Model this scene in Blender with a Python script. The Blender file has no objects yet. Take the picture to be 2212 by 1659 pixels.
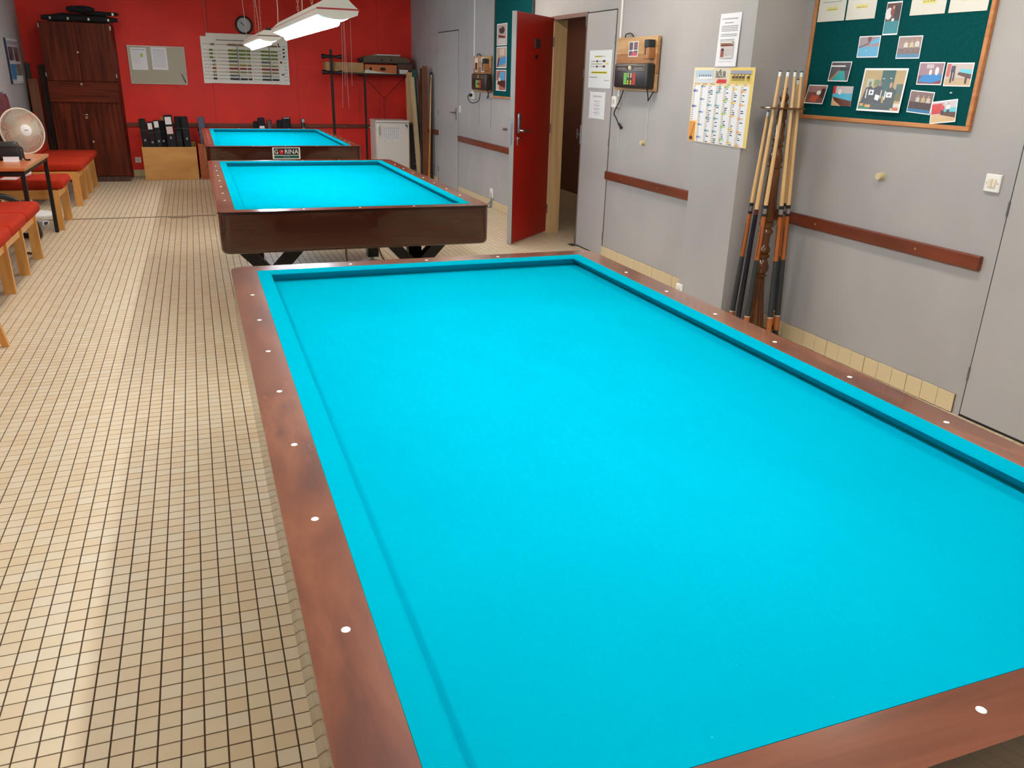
import bpy, bmesh, math, random
from mathutils import Vector, Matrix
random.seed(7)
R = math.radians
S = bpy.context.scene
COL = S.collection

# ------------------------------------------------------------------ camera, world, exposure
CAM = Vector((-0.8514, -1.9019, 1.5176))
cam_rows = ((0.93693826, -0.34845951, 0.0268824),      # right
            (-0.10015168, -0.34138681, -0.93457193),   # down
            (0.33483777, 0.87294388, -0.35475717))     # forward
cd = bpy.data.cameras.new('camera')
cam = bpy.data.objects.new('camera', cd)
COL.objects.link(cam)
r_, d_, f_ = (Vector(v) for v in cam_rows)
cam.matrix_world = Matrix(((r_.x, -d_.x, -f_.x, CAM.x), (r_.y, -d_.y, -f_.y, CAM.y),
                           (r_.z, -d_.z, -f_.z, CAM.z), (0, 0, 0, 1)))
cd.sensor_width = 36.0
cd.sensor_fit = 'HORIZONTAL'
cd.lens = 1747.5 / 2212 * 36.0
cd.clip_start = 0.02
S.camera = cam

w = bpy.data.worlds.new('world')
S.world = w
w.use_nodes = True
w.node_tree.nodes['Background'].inputs[0].default_value = (0.9, 0.95, 1.0, 1)
w.node_tree.nodes['Background'].inputs[1].default_value = 0.02
S.view_settings.view_transform = 'Standard'
S.view_settings.look = 'None'
S.view_settings.gamma = 1.0
S.view_settings.use_curve_mapping = False
S.view_settings.exposure = 0.0
LAMP = 40.0          # radiance of the fluorescent diffusers over the tables
LAMP_COL = (0.91, 1.0, 1.11)
CEILING_LAMP = 24.5   # radiance of the opal strips on the ceiling

# ------------------------------------------------------------------ materials
def lin(c):
    return tuple(((v / 255) / 12.92 if v / 255 <= 0.04045 else ((v / 255 + 0.055) / 1.055) ** 2.4) for v in c)

MATS = {}
def M(c, rough=0.6, metal=0.0, coat=0.0, name=None, spec=0.5, alpha=1.0):
    key = (tuple(c), rough, metal, coat, spec, alpha)
    if key in MATS:
        return MATS[key]
    m = bpy.data.materials.new(name or 'paint')
    m.use_nodes = True
    b = m.node_tree.nodes['Principled BSDF']
    b.inputs['Base Color'].default_value = (*lin(c), 1)
    b.inputs['Roughness'].default_value = rough
    b.inputs['Metallic'].default_value = metal
    b.inputs['Coat Weight'].default_value = coat
    b.inputs['Specular IOR Level'].default_value = spec
    b.inputs['Alpha'].default_value = alpha
    MATS[key] = m
    return m

def nodemat(name, rough=0.5, coat=0.0, spec=0.5):
    m = bpy.data.materials.new(name)
    m.use_nodes = True
    nt = m.node_tree
    b = nt.nodes['Principled BSDF']
    b.inputs['Roughness'].default_value = rough
    b.inputs['Coat Weight'].default_value = coat
    b.inputs['Coat Roughness'].default_value = 0.04
    b.inputs['Specular IOR Level'].default_value = spec
    return m, nt, b

def ramp(nt, stops):
    n = nt.nodes.new('ShaderNodeValToRGB')
    e = n.color_ramp.elements
    e[0].position, e[0].color = stops[0][0], (*lin(stops[0][1]), 1)
    e[1].position, e[1].color = stops[-1][0], (*lin(stops[-1][1]), 1)
    for p, c in stops[1:-1]:
        x = e.new(p)
        x.color = (*lin(c), 1)
    return n

def wood(name, stops, axis='y', scale=9.0, stretch=0.12, rough=0.3, coat=0.0, dist=1.2, bump=0.0, space='Object', spec=0.5):
    m, nt, b = nodemat(name, rough, coat, spec)
    tc = nt.nodes.new('ShaderNodeTexCoord')
    mp = nt.nodes.new('ShaderNodeMapping')
    s = {'x': (stretch, 1, 1), 'y': (1, stretch, 1), 'z': (1, 1, stretch)}[axis]
    mp.inputs['Scale'].default_value = s
    n = nt.nodes.new('ShaderNodeTexNoise')
    n.inputs['Scale'].default_value = scale
    n.inputs['Detail'].default_value = 6
    n.inputs['Distortion'].default_value = dist
    cr = ramp(nt, stops)
    nt.links.new(tc.outputs[space], mp.inputs['Vector'])
    nt.links.new(mp.outputs[0], n.inputs['Vector'])
    nt.links.new(n.outputs['Fac'], cr.inputs[0])
    nt.links.new(cr.outputs[0], b.inputs['Base Color'])
    if bump:
        bp = nt.nodes.new('ShaderNodeBump')
        bp.inputs['Strength'].default_value = bump
        bp.inputs['Distance'].default_value = 0.002
        nt.links.new(n.outputs['Fac'], bp.inputs['Height'])
        nt.links.new(bp.outputs[0], b.inputs['Normal'])
    return m

def mottled(name, c, var=0.06, scale=3.0, rough=0.6, bump=0.0, bscale=150.0, spec=0.4):
    m, nt, b = nodemat(name, rough, 0, spec)
    tc = nt.nodes.new('ShaderNodeTexCoord')
    n = nt.nodes.new('ShaderNodeTexNoise')
    n.inputs['Scale'].default_value = scale
    n.inputs['Detail'].default_value = 4
    lo = tuple(max(0, v * (1 - var)) for v in c)
    hi = tuple(min(255, v * (1 + var)) for v in c)
    cr = ramp(nt, [(0.3, lo), (0.7, hi)])
    nt.links.new(tc.outputs['Object'], n.inputs['Vector'])
    nt.links.new(n.outputs['Fac'], cr.inputs[0])
    nt.links.new(cr.outputs[0], b.inputs['Base Color'])
    if bump:
        n2 = nt.nodes.new('ShaderNodeTexNoise')
        n2.inputs['Scale'].default_value = bscale
        bp = nt.nodes.new('ShaderNodeBump')
        bp.inputs['Strength'].default_value = bump
        bp.inputs['Distance'].default_value = 0.001
        nt.links.new(tc.outputs['Object'], n2.inputs['Vector'])
        nt.links.new(n2.outputs['Fac'], bp.inputs['Height'])
        nt.links.new(bp.outputs[0], b.inputs['Normal'])
    return m

def emit(name, c, strength):
    m = bpy.data.materials.new(name)
    m.use_nodes = True
    nt = m.node_tree
    b = nt.nodes['Principled BSDF']
    b.inputs['Base Color'].default_value = (0.9, 0.9, 0.9, 1)
    b.inputs['Emission Color'].default_value = (*c, 1)
    b.inputs['Emission Strength'].default_value = strength
    return m

WALL_GREY = mottled('wall_paint_grey', (166, 163, 162), 0.03, 2.0, 0.55, 0.15, 220)
WALL_RED = mottled('wall_paint_red', (230, 44, 31), 0.05, 2.0, 0.55, 0.2, 160)
DOOR_GREY = mottled('door_paint_grey', (170, 167, 166), 0.02, 2.0, 0.5)
DOOR_RED = mottled('door_paint_red', (168, 26, 18), 0.05, 3.0, 0.45)
CEIL = M((225, 222, 215), 0.8, name='ceiling_paint')
CORR = M((120, 78, 62), 0.7, name='corridor_paint')
CREAM = wood('cream_frame', [(0.3, (196, 160, 110)), (0.7, (226, 192, 140))], 'z', 14, 0.05, 0.5)
GROUT = M((70, 48, 30), 0.9, name='grout')
SK_GROUT = M((105, 85, 55), 0.9, name='skirting_grout')
RAIL_L = wood('rail_veneer', [(0.28, (76, 41, 30)), (0.46, (104, 56, 36)), (0.58, (120, 68, 43)), (0.75, (88, 51, 38))], 'y', 9, 0.30, 0.24, 0.2, 0.35)
RAIL_W = wood('rail_veneer_across', [(0.25, (74, 40, 29)), (0.45, (98, 52, 34)), (0.6, (114, 62, 40)), (0.75, (86, 48, 35))], 'x', 18, 0.07, 0.2, 0.3, 0.5)
APRON = wood('apron_veneer', [(0.3, (54, 23, 13)), (0.55, (62, 28, 16)), (0.75, (69, 33, 18))], 'x', 18, 0.06, 0.14, 0.4, 0.6)
EDGE_DARK = M((34, 15, 10), 0.2, 0.0, 0.3, name='rail_edge_dark')
HANDRAIL = wood('handrail_wood', [(0.3, (92, 38, 20)), (0.7, (128, 58, 30))], 'x', 14, 0.08, 0.4, 0.1, 0.8)
CABINET = wood('cabinet_veneer', [(0.3, (48, 15, 7)), (0.5, (82, 30, 13)), (0.7, (106, 42, 18))], 'z', 26, 0.05, 0.5, 0.0, 0.8, spec=0.15)
CABINET_X = wood('cabinet_veneer_across', [(0.3, (48, 15, 7)), (0.5, (82, 30, 13)), (0.7, (106, 42, 18))], 'x', 26, 0.05, 0.5, 0.0, 0.8, spec=0.15)
BEECH = wood('beech', [(0.3, (196, 132, 62)), (0.7, (222, 162, 88))], 'z', 14, 0.06, 0.4, 0.1, 0.6)
PLY = wood('plywood', [(0.3, (186, 128, 62)), (0.7, (206, 150, 82))], 'x', 8, 0.3, 0.5, 0.0, 0.6)
PINE = wood('pine', [(0.3, (160, 112, 66)), (0.5, (188, 146, 96)), (0.75, (202, 166, 118))], 'x', 14, 0.12, 0.5, 0.0, 1.2)
WALNUT = wood('walnut_turned', [(0.3, (66, 36, 16)), (0.7, (112, 66, 30))], 'z', 16, 0.2, 0.18, 0.4, 0.8)
DESKTOP = wood('desk_laminate', [(0.3, (186, 100, 50)), (0.7, (204, 118, 62))], 'x', 10, 0.15, 0.3, 0.1, 0.6)
FRAMEWOOD = wood('pinboard_frame', [(0.3, (170, 104, 58)), (0.7, (200, 138, 86))], 'x', 18, 0.1, 0.5)
BOARD_BROWN = wood('board_brown', [(0.3, (96, 52, 28)), (0.7, (136, 80, 46))], 'z', 12, 0.08, 0.5)
BOARD_DARK = wood('board_dark', [(0.3, (50, 28, 18)), (0.7, (80, 50, 34))], 'z', 12, 0.08, 0.6)
BOARD_LIGHT = wood('board_light', [(0.3, (178, 150, 110)), (0.7, (206, 182, 142))], 'z', 12, 0.08, 0.6)
TEAL = mottled('teal_felt', (0, 70, 72), 0.06, 60, 0.9, 0.3, 400, 0.1)
RED_FABRIC = mottled('red_fabric', (164, 44, 24), 0.10, 90, 0.95, 0.4, 500, 0.1)
BLACK = M((20, 20, 22), 0.45, name='black_plastic')
BLACK_METAL = M((24, 20, 20), 0.4, 0.2, name='black_metal')
BLACK_CLOTH = mottled('black_nylon', (24, 24, 27), 0.2, 40, 0.8, 0.3, 300)
WHITE = M((232, 230, 226), 0.45, name='white_plastic')
PAPER = M((236, 236, 240), 0.7, name='paper')
CHROME = M((200, 200, 205), 0.2, 1.0, name='chrome')
STEEL = M((150, 150, 155), 0.35, 0.9, name='steel')
CARD = mottled('cardboard', (188, 146, 98), 0.05, 12, 0.8)
LAMP_WHITE = M((228, 226, 220), 0.4, name='lamp_enamel')
DIFF = emit('lamp_diffuser', LAMP_COL, LAMP * 0.22)
TUBE = emit('lamp_tube', LAMP_COL, LAMP * 2.35)   # the bright fluorescent tube under the tray

def cloth_mat():
    m, nt, b = nodemat('billiard_cloth', 1.0, 0, 0.0)
    tc = nt.nodes.new('ShaderNodeTexCoord')
    n = nt.nodes.new('ShaderNodeTexNoise')
    n.inputs['Scale'].default_value = 2.2
    cr = ramp(nt, [(0.3, (0, 142, 159)), (0.7, (0, 147, 164))])
    v = nt.nodes.new('ShaderNodeTexVoronoi')
    v.inputs['Scale'].default_value = 26
    lt = nt.nodes.new('ShaderNodeMath')
    lt.operation = 'LESS_THAN'
    lt.inputs[1].default_value = 0.028
    mx = nt.nodes.new('ShaderNodeMixRGB')
    mx.inputs['Color2'].default_value = (*lin((60, 160, 180)), 1)
    n2 = nt.nodes.new('ShaderNodeTexNoise')
    n2.inputs['Scale'].default_value = 900
    bp = nt.nodes.new('ShaderNodeBump')
    bp.inputs['Strength'].default_value = 0.25
    bp.inputs['Distance'].default_value = 0.0005
    L = nt.links.new
    L(tc.outputs['Object'], n.inputs['Vector'])
    L(tc.outputs['Object'], v.inputs['Vector'])
    L(tc.outputs['Object'], n2.inputs['Vector'])
    L(n.outputs['Fac'], cr.inputs[0])
    L(v.outputs['Distance'], lt.inputs[0])
    L(lt.outputs[0], mx.inputs['Fac'])
    L(cr.outputs[0], mx.inputs['Color1'])
    L(mx.outputs[0], b.inputs['Base Color'])
    L(n2.outputs['Fac'], bp.inputs['Height'])
    L(bp.outputs[0], b.inputs['Normal'])
    return m
CLOTH = cloth_mat()

PITCH = 0.0528
TX0, TY0 = -1.031, -0.161          # a grid crossing of the floor tiles
def tile_mat(name, stops, pitch, x0, y0, rough):
    """every tile has its own fired tone: one random value per grid cell"""
    m, nt, b = nodemat(name, rough, 0, 0.5)
    g = nt.nodes.new('ShaderNodeNewGeometry')
    mp = nt.nodes.new('ShaderNodeVectorMath'); mp.operation = 'SUBTRACT'
    mp.inputs[1].default_value = (x0, y0, 0)
    sc = nt.nodes.new('ShaderNodeVectorMath'); sc.operation = 'SCALE'
    sc.inputs['Scale'].default_value = 1 / pitch
    fl = nt.nodes.new('ShaderNodeVectorMath'); fl.operation = 'FLOOR'
    wn = nt.nodes.new('ShaderNodeTexWhiteNoise'); wn.noise_dimensions = '2D'
    cr = ramp(nt, stops)
    L = nt.links.new
    L(g.outputs['Position'], mp.inputs[0]); L(mp.outputs[0], sc.inputs[0]); L(sc.outputs[0], fl.inputs[0])
    L(fl.outputs[0], wn.inputs['Vector']); L(wn.outputs['Value'], cr.inputs[0]); L(cr.outputs[0], b.inputs['Base Color'])
    return m
TILE = tile_mat('floor_tile', [(0.0, (200, 177, 144)), (0.5, (204, 185, 154)), (1.0, (206, 190, 166))], PITCH, TX0, TY0, 0.38)
SKTILE = mottled('skirting_tile', (208, 188, 150), 0.04, 1.2, 0.4)

# ------------------------------------------------------------------ mesh helpers
def box(bm, x0, x1, y0, y1, z0, z1, mi=0):
    vs = [bm.verts.new(p) for p in ((x0, y0, z0), (x1, y0, z0), (x1, y1, z0), (x0, y1, z0),
                                    (x0, y0, z1), (x1, y0, z1), (x1, y1, z1), (x0, y1, z1))]
    for f in ((3, 2, 1, 0), (4, 5, 6, 7), (0, 1, 5, 4), (1, 2, 6, 5), (2, 3, 7, 6), (3, 0, 4, 7)):
        bm.faces.new([vs[i] for i in f]).material_index = mi
    return vs

def new():
    return bmesh.new()

def bbox(x0, x1, y0, y1, z0, z1, bev=0.0, seg=2):
    bm = new()
    box(bm, x0, x1, y0, y1, z0, z1)
    if bev:
        bmesh.ops.bevel(bm, geom=bm.edges[:], offset=bev, segments=seg, affect='EDGES', profile=0.5)
    return bm

def frame_of(d):
    d = Vector(d).normalized()
    a = Vector((0, 0, 1)) if abs(d.z) < 0.9 else Vector((1, 0, 0))
    u = d.cross(a).normalized()
    return u, d.cross(u).normalized(), d

def cyl(bm, p0, p1, r0, r1=None, seg=16, cap=True, mi=0):
    r1 = r0 if r1 is None else r1
    p0, p1 = Vector(p0), Vector(p1)
    u, v, d = frame_of(p1 - p0)
    a, b = [], []
    for i in range(seg):
        t = 2 * math.pi * i / seg
        o = u * math.cos(t) + v * math.sin(t)
        a.append(bm.verts.new(p0 + o * r0)); b.append(bm.verts.new(p1 + o * r1))
    for i in range(seg):
        j = (i + 1) % seg
        bm.faces.new((a[i], b[i], b[j], a[j])).material_index = mi
    if cap:
        bm.faces.new(a).material_index = mi
        bm.faces.new(b[::-1]).material_index = mi

def beam(bm, p0, p1, wx, wy, up=(0, 1, 0)):
    """square bar from p0 to p1; wy is its width along `up`"""
    p0, p1 = Vector(p0), Vector(p1)
    d = (p1 - p0).normalized()
    v = Vector(up); v = (v - d * v.dot(d)).normalized()
    u = d.cross(v)
    q = []
    for p in (p0, p1):
        for a, b in ((-1, -1), (1, -1), (1, 1), (-1, 1)):
            q.append(bm.verts.new(p + u * a * wx / 2 + v * b * wy / 2))
    for f in ((3, 2, 1, 0), (4, 5, 6, 7), (0, 1, 5, 4), (1, 2, 6, 5), (2, 3, 7, 6), (3, 0, 4, 7)):
        bm.faces.new([q[i] for i in f])

def lathe(bm, prof, seg=24, c=(0, 0, 0)):
    rings = []
    for r, z in prof:
        rings.append([bm.verts.new((c[0] + r * math.cos(2 * math.pi * i / seg), c[1] + r * math.sin(2 * math.pi * i / seg), c[2] + z)) for i in range(seg)])
    for a, b in zip(rings, rings[1:]):
        for i in range(seg):
            j = (i + 1) % seg
            bm.faces.new((a[i], a[j], b[j], b[i]))
    bm.faces.new(rings[0][::-1]); bm.faces.new(rings[-1])

def tube(bm, pts, r, seg=8, closed=False, mi=0):
    pts = [Vector(p) for p in pts]
    n = len(pts)
    rings = []
    pu = None
    for i, p in enumerate(pts):
        a = pts[(i - 1) % n] if (closed or i) else p
        b = pts[(i + 1) % n] if (closed or i < n - 1) else p
        d = (b - a).normalized()
        if pu is None:
            u, v, _ = frame_of(d)
        else:
            u = (pu - d * pu.dot(d)).normalized(); v = d.cross(u)
        pu = u
        rings.append([bm.verts.new(p + (u * math.cos(2 * math.pi * k / seg) + v * math.sin(2 * math.pi * k / seg)) * r) for k in range(seg)])
    pr = list(zip(rings, rings[1:])) + ([(rings[-1], rings[0])] if closed else [])
    for a, b in pr:
        for k in range(seg):
            j = (k + 1) % seg
            bm.faces.new((a[k], a[j], b[j], b[k])).material_index = mi
    if not closed:
        bm.faces.new(rings[0][::-1]).material_index = mi; bm.faces.new(rings[-1]).material_index = mi

def smoothpts(ctrl, n=8):
    """Catmull-Rom through control points"""
    c = [Vector(p) for p in ctrl]
    c = [c[0]] + c + [c[-1]]
    out = []
    for i in range(1, len(c) - 2):
        for k in range(n):
            t = k / n
            a, b, d, e = c[i - 1], c[i], c[i + 1], c[i + 2]
            out.append(0.5 * ((2 * b) + (d - a) * t + (2 * a - 5 * b + 4 * d - e) * t * t + (3 * b - a - 3 * d + e) * t ** 3))
    out.append(c[-2])
    return out

def prism(bm, poly, a0, a1, plane='xy', mi=0):
    def P(u, v, h):
        return {'xy': (u, v, h), 'xz': (u, h, v), 'yz': (h, u, v)}[plane]
    a = [bm.verts.new(P(u, v, a0)) for u, v in poly]
    b = [bm.verts.new(P(u, v, a1)) for u, v in poly]
    fs = [bm.faces.new(a), bm.faces.new(b[::-1])]
    for i in range(len(poly)):
        j = (i + 1) % len(poly)
        fs.append(bm.faces.new((a[i], b[i], b[j], a[j])))
    for f in fs:
        f.material_index = mi

def obj(name, bm, mat, parent=None, loc=None, rotz=0.0, smooth=False, **props):
    me = bpy.data.meshes.new(name)
    bmesh.ops.recalc_face_normals(bm, faces=bm.faces[:])
    bm.to_mesh(me); bm.free()
    for m in (mat if isinstance(mat, (list, tuple)) else [mat]):
        me.materials.append(m)
    if smooth:
        me.polygons.foreach_set('use_smooth', [True] * len(me.polygons))
        me.set_sharp_from_angle(angle=R(40))
    o = bpy.data.objects.new(name, me)
    COL.objects.link(o)
    if parent is not None:
        o.parent = parent
    if loc is not None:
        o.location = loc
    if rotz:
        o.rotation_euler = (0, 0, rotz)
    for k, v in props.items():
        o[k] = v
    return o

def thing(name, label, cat, loc=(0, 0, 0), rotz=0.0, group=None):
    o = bpy.data.objects.new(name, None)
    COL.objects.link(o)
    o.empty_display_size = 0.1
    o.location = loc; o.rotation_euler = (0, 0, rotz)
    o['label'] = label; o['category'] = cat
    if group:
        o['group'] = group
    return o

def tag(o, label, cat, group=None):
    o['label'] = label; o['category'] = cat
    if group:
        o['group'] = group
    return o

def struct(name, bm, mat, parent=None, **k):
    o = obj(name, bm, mat, parent, **k)
    if parent is None:
        o['kind'] = 'structure'
    return o

def shared(name, me, parent, loc, rot=(0, 0, 0)):
    o = bpy.data.objects.new(name, me)
    COL.objects.link(o)
    o.parent = parent; o.location = loc; o.rotation_euler = rot
    return o

def copy_tree(o, parent=None):
    c = o.copy(); COL.objects.link(c); c.parent = parent
    for ch in list(o.children):
        copy_tree(ch, c)
    return c

# frames: local x runs right along the wall as seen from the room, local -y points into the room
WA, WB = -0.01316, 2.5807                      # right wall plane: x = WB + WA*y
RWR = math.atan2(-1, -WA)
def RW(y, z, n=0.0):
    return (WB + WA * y - n, y, z)
YB = 11.46                                     # back wall
XL = -2.93                                     # left wall
XC, YC0, YC1 = 2.205, 2.347, 2.865             # column: front face, near side, far side
COLR = -math.pi / 2
LWR = math.pi / 2

# flat print: coloured shapes on a sheet; u right, v up, both 0..1; lv = layer
def panel(name, parent, w_, h_, shapes, y=-0.001, x0=0.0, z0=0.0, rough=0.55, label=None):
    bm = new(); mats = []
    for s in shapes:
        kind, col, lv = s[0], s[1], s[2]
        if col not in mats:
            mats.append(col)
        mi = mats.index(col)
        yy = y - 0.0003 * (lv + 1)
        if kind == 'r':
            u0, v0, u1, v1 = s[3]
            pts = ((u0, v0), (u1, v0), (u1, v1), (u0, v1))
        elif kind == 'e':
            cu, cv, ru, rv = s[3]
            pts = [(cu + ru * math.cos(2 * math.pi * i / 14), cv + rv * math.sin(2 * math.pi * i / 14)) for i in range(14)]
        else:
            pts = s[3]
        bm.faces.new([bm.verts.new((x0 + u * w_, yy, z0 + v * h_)) for u, v in pts]).material_index = mi
    me = bpy.data.meshes.new(name)
    bm.normal_update()
    for f in bm.faces:
        if f.normal.y > 0:
            f.normal_flip()
    bm.to_mesh(me); bm.free()
    for c in mats:
        me.materials.append(M(c, rough, name='print_ink'))
    o = bpy.data.objects.new(name, me)
    COL.objects.link(o); o.parent = parent
    if label:
        o['label'] = label
    return o

def words(u0, u1, v, hgt, col, lv=1, dens=0.75, rnd=None):
    """one printed line too small to read: a row of word-length strokes"""
    rnd = rnd or random
    out = []; u = u0
    while u < u1 - 0.01:
        wd = min(rnd.uniform(0.04, 0.11), u1 - u)
        out.append(('r', col, lv, (u, v, u + wd * dens, v + hgt)))
        u += wd
    return out

def text(body, parent, size, x, y, z, col, name='lettering', align='CENTER', bold=0.0, sx=1.0, shear=0.0):
    cu = bpy.data.curves.new('lettering', 'FONT')
    cu.body = body; cu.size = size; cu.align_x = align; cu.align_y = 'CENTER'
    cu.offset = bold; cu.shear = shear; cu.resolution_u = 3
    to = bpy.data.objects.new('lettering_curve', cu)
    me = bpy.data.meshes.new_from_object(to)
    bpy.data.objects.remove(to); bpy.data.curves.remove(cu)
    for v in me.vertices:
        v.co = Vector((x + v.co.x * sx, y, z + v.co.y))
    me.materials.clear(); me.materials.append(M(col, 0.5, name='print_ink'))
    o = bpy.data.objects.new(name, me)
    COL.objects.link(o); o.parent = parent
    return o

# ------------------------------------------------------------------ the room shell
ZC = 2.58
bm = new(); box(bm, XL - 0.1, 4.2, -3.3, YB + 0.1, -0.12, -0.0022)
floor = struct('floor', bm, GROUT)

def tile_mesh(w_, d_, h_, ch):
    bm = new()
    lo = [bm.verts.new((x, y, -h_)) for x, y in ((-w_, -d_), (w_, -d_), (w_, d_), (-w_, d_))]
    hi = [bm.verts.new((x, y, 0)) for x, y in ((-w_ + ch, -d_ + ch), (w_ - ch, -d_ + ch), (w_ - ch, d_ - ch), (-w_ + ch, d_ - ch))]
    bm.faces.new(hi)
    for i in range(4):
        j = (i + 1) % 4
        bm.faces.new((lo[i], lo[j], hi[j], hi[i]))
    me = bpy.data.meshes.new('tile')
    bm.to_mesh(me); bm.free()
    return me

HW = PITCH / 2 - 0.0017
cells = []
i0, i1 = int((XL - TX0) / PITCH), int((4.1 - TX0) / PITCH)
j0, j1 = int((-3.2 - TY0) / PITCH), int((YB - TY0) / PITCH)
for i in range(i0, i1):
    for j in range(j0, j1):
        x, y = TX0 + (i + .5) * PITCH, TY0 + (j + .5) * PITCH
        if x > WB + WA * y + 0.05 and not (4.4 < y < 10.2):
            continue
        if 7.655 < y < 7.72 and x < 2.48:
            continue                                     # the expansion joint runs here
        cells.append((x, y))
def on_screen(x, y):
    q = Vector((x, y, 0)) - CAM
    dz = q.dot(f_)
    if dz < 0.1:
        return None
    u, v = 1106 + 1747.5 * q.dot(r_) / dz, 829.5 + 1747.5 * q.dot(d_) / dz
    return (dz, u, v) if -20 < u < 2230 and -20 < v < 1680 else None
vis = []
for k, (x, y) in enumerate(cells):
    if x < -0.76:
        q = on_screen(x, y)
        if q:
            vis.append((q[0], k))
vis.sort()
near = {k for _, k in vis[:300]}
tme = tile_mesh(HW, HW, 0.003, 0.0006)
tme.materials.append(TILE)
vs, fs = [], []
tv = [tuple(v.co) for v in tme.vertices]; tf = [tuple(p.vertices) for p in tme.polygons]
for k, (x, y) in enumerate(cells):
    dz = (hash((round(x, 3), round(y, 3))) % 100) / 100 * 0.0005
    if k in near:
        shared('tile', tme, floor, (x, y, -dz))
    else:
        n = len(vs)
        vs += [(x + a, y + b, c - dz) for a, b, c in tv]
        fs += [tuple(n + q for q in f) for f in tf]
me = bpy.data.meshes.new('tile_field')
me.from_pydata(vs, [], fs); me.materials.append(TILE)
tf_ = bpy.data.objects.new('tile_field', me); COL.objects.link(tf_)
tf_.parent = floor; tf_['kind'] = 'stuff'; tf_['label'] = 'small square cream floor tiles beyond the nearest ones'

bm = new(); box(bm, XL, 2.48, 7.668, 7.708, -0.002, 0.003)
struct('trim_1', bm, M((150, 130, 105), 0.5, name='joint_strip'))
bm = new(); prism(bm, [(-1.205, 7.665), (-1.02, 7.665), (-1.0, 7.60), (-1.06, 7.555), (-1.16, 7.56), (-1.22, 7.61)], 0.0, 0.004)
struct('trim_2', bm, M((150, 128, 110), 0.7, name='repair_patch'))

# right wall with the doorway to the corridor
DY0, DY1, DH = 5.225, 5.985, 2.065
def wallseg(bm, y0, y1, z0, z1, t=0.14, n=0.0):
    pts = [(WB + WA * y0 - n, y0), (WB + WA * y0 + t, y0), (WB + WA * y1 + t, y1), (WB + WA * y1 - n, y1)]
    prism(bm, pts, z0, z1)
bm = new()
wallseg(bm, -3.3, DY0, 0, ZC); wallseg(bm, DY1, YB + 0.1, 0, ZC); wallseg(bm, DY0, DY1, DH, ZC)
wall_right = struct('wall_right', bm, WALL_GREY)
bm = new(); box(bm, XC, WB + 0.05, YC0, YC1, 0, ZC)
column = struct('wall_column', bm, WALL_GREY)
bm = new()
lathe(bm, [(0.005, 0), (0.004, 0.002), (0.001, 0.003)], 10)
me = bpy.data.meshes.new('screw_head'); bm.to_mesh(me); bm.free(); me.materials.append(WALL_GREY)
for z in (0.16, 0.27, 0.42, 0.56, 0.69, 0.82):
    shared('screw_head', me, column, (XC + 0.03, YC0, z), (R(90), 0, 0))
bm = new(); box(bm, XL - 0.1, WB + 0.3, YB, YB + 0.1, 0, ZC)
wall_back = struct('wall_back', bm, WALL_RED)
bm = new(); box(bm, XL - 0.1, XL, -3.3, YB, 0, ZC)
wall_left = struct('wall_left', bm, WALL_GREY)
bm = new(); box(bm, XL - 0.1, WB + 0.3, -3.4, -3.3, 0, ZC)
struct('wall_front', bm, WALL_GREY)
bm = new(); box(bm, XL - 0.1, WB + 0.4, -3.4, YB + 0.1, ZC, ZC + 0.1)
struct('ceiling', bm, CEIL)
# corridor behind the doorway
bm = new()
box(bm, 4.11, 4.2, 4.4, 10.2, 0, 2.4); box(bm, 2.66, 4.2, 4.3, 4.4, 0, 2.4); box(bm, 2.66, 4.2, 10.2, 10.3, 0, 2.4)
struct('wall_corridor', bm, CORR)
bm = new(); box(bm, 2.6, 4.2, 4.3, 10.3, 2.25, 2.35)
struct('ceiling_corridor', bm, M((150, 120, 100), 0.8, name='corridor_ceiling'))

# grooves where the panels of the partition meet
def groove(parent, pts_y, z0, z1, col=(150, 147, 145)):
    for y in pts_y:
        bm = new(); box(bm, -0.0025, 0.0025, -0.0006, 0.001, z0, z1)
        o = obj('panel_joint', bm, M(col, 0.7), parent); o.location = RW(y, 0); o.rotation_euler = (0, 0, RWR)
groove(wall_right, (3.28, 6.9, 8.66), 0.1, ZC)
for x in (-0.55, 0.66, 1.90):
    bm = new(); box(bm, x - 0.002, x + 0.002, YB - 0.0008, YB, 0.1, ZC)
    obj('panel_joint', bm, M((150, 30, 22), 0.7), wall_back)

# skirting tiles
def skirting(name, length, n, loc, rotz, hgt=0.098, parent_loc=None):
    """grout backing with single tiles, local x along the wall, -y into the room"""
    bm = new(); box(bm, 0, length, -0.004, 0, 0, hgt)
    base = struct(name, bm, SK_GROUT)
    base.location = loc; base.rotation_euler = (0, 0, rotz)
    wd = length / n
    bm = bbox(0.0012, wd - 0.0012, -0.009, -0.003, 0.002, hgt, 0.0015, 1)
    me = bpy.data.meshes.new('tile'); bm.to_mesh(me); bm.free(); me.materials.append(SKTILE)
    for i in range(n):
        shared('tile', me, base, (i * wd, -0.0008 * ((i * 7) % 3), 0.0006 * ((i * 5) % 3)))
    return base
skirting('baseboard_right_1', YC0 - 0.83, 15, RW(YC0, 0), RWR)
skirting('baseboard_right_2', 4.69 - YC1, 18, RW(4.69, 0), RWR)
skirting('baseboard_right_3', 7.60 - 6.06, 15, RW(7.60, 0), RWR)
skirting('baseboard_right_4', 8.99 - 7.70, 13, RW(8.99, 0), RWR)
skirting('baseboard_right_5', YB - 9.99, 14, RW(YB - 0.005, 0), RWR)
skirting('baseboard_back', 2.40 - (-1.765), 41, (-1.765, YB, 0), 0)
skirting('baseboard_left', 3.0, 30, (XL, 7.6, 0), LWR)

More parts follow.
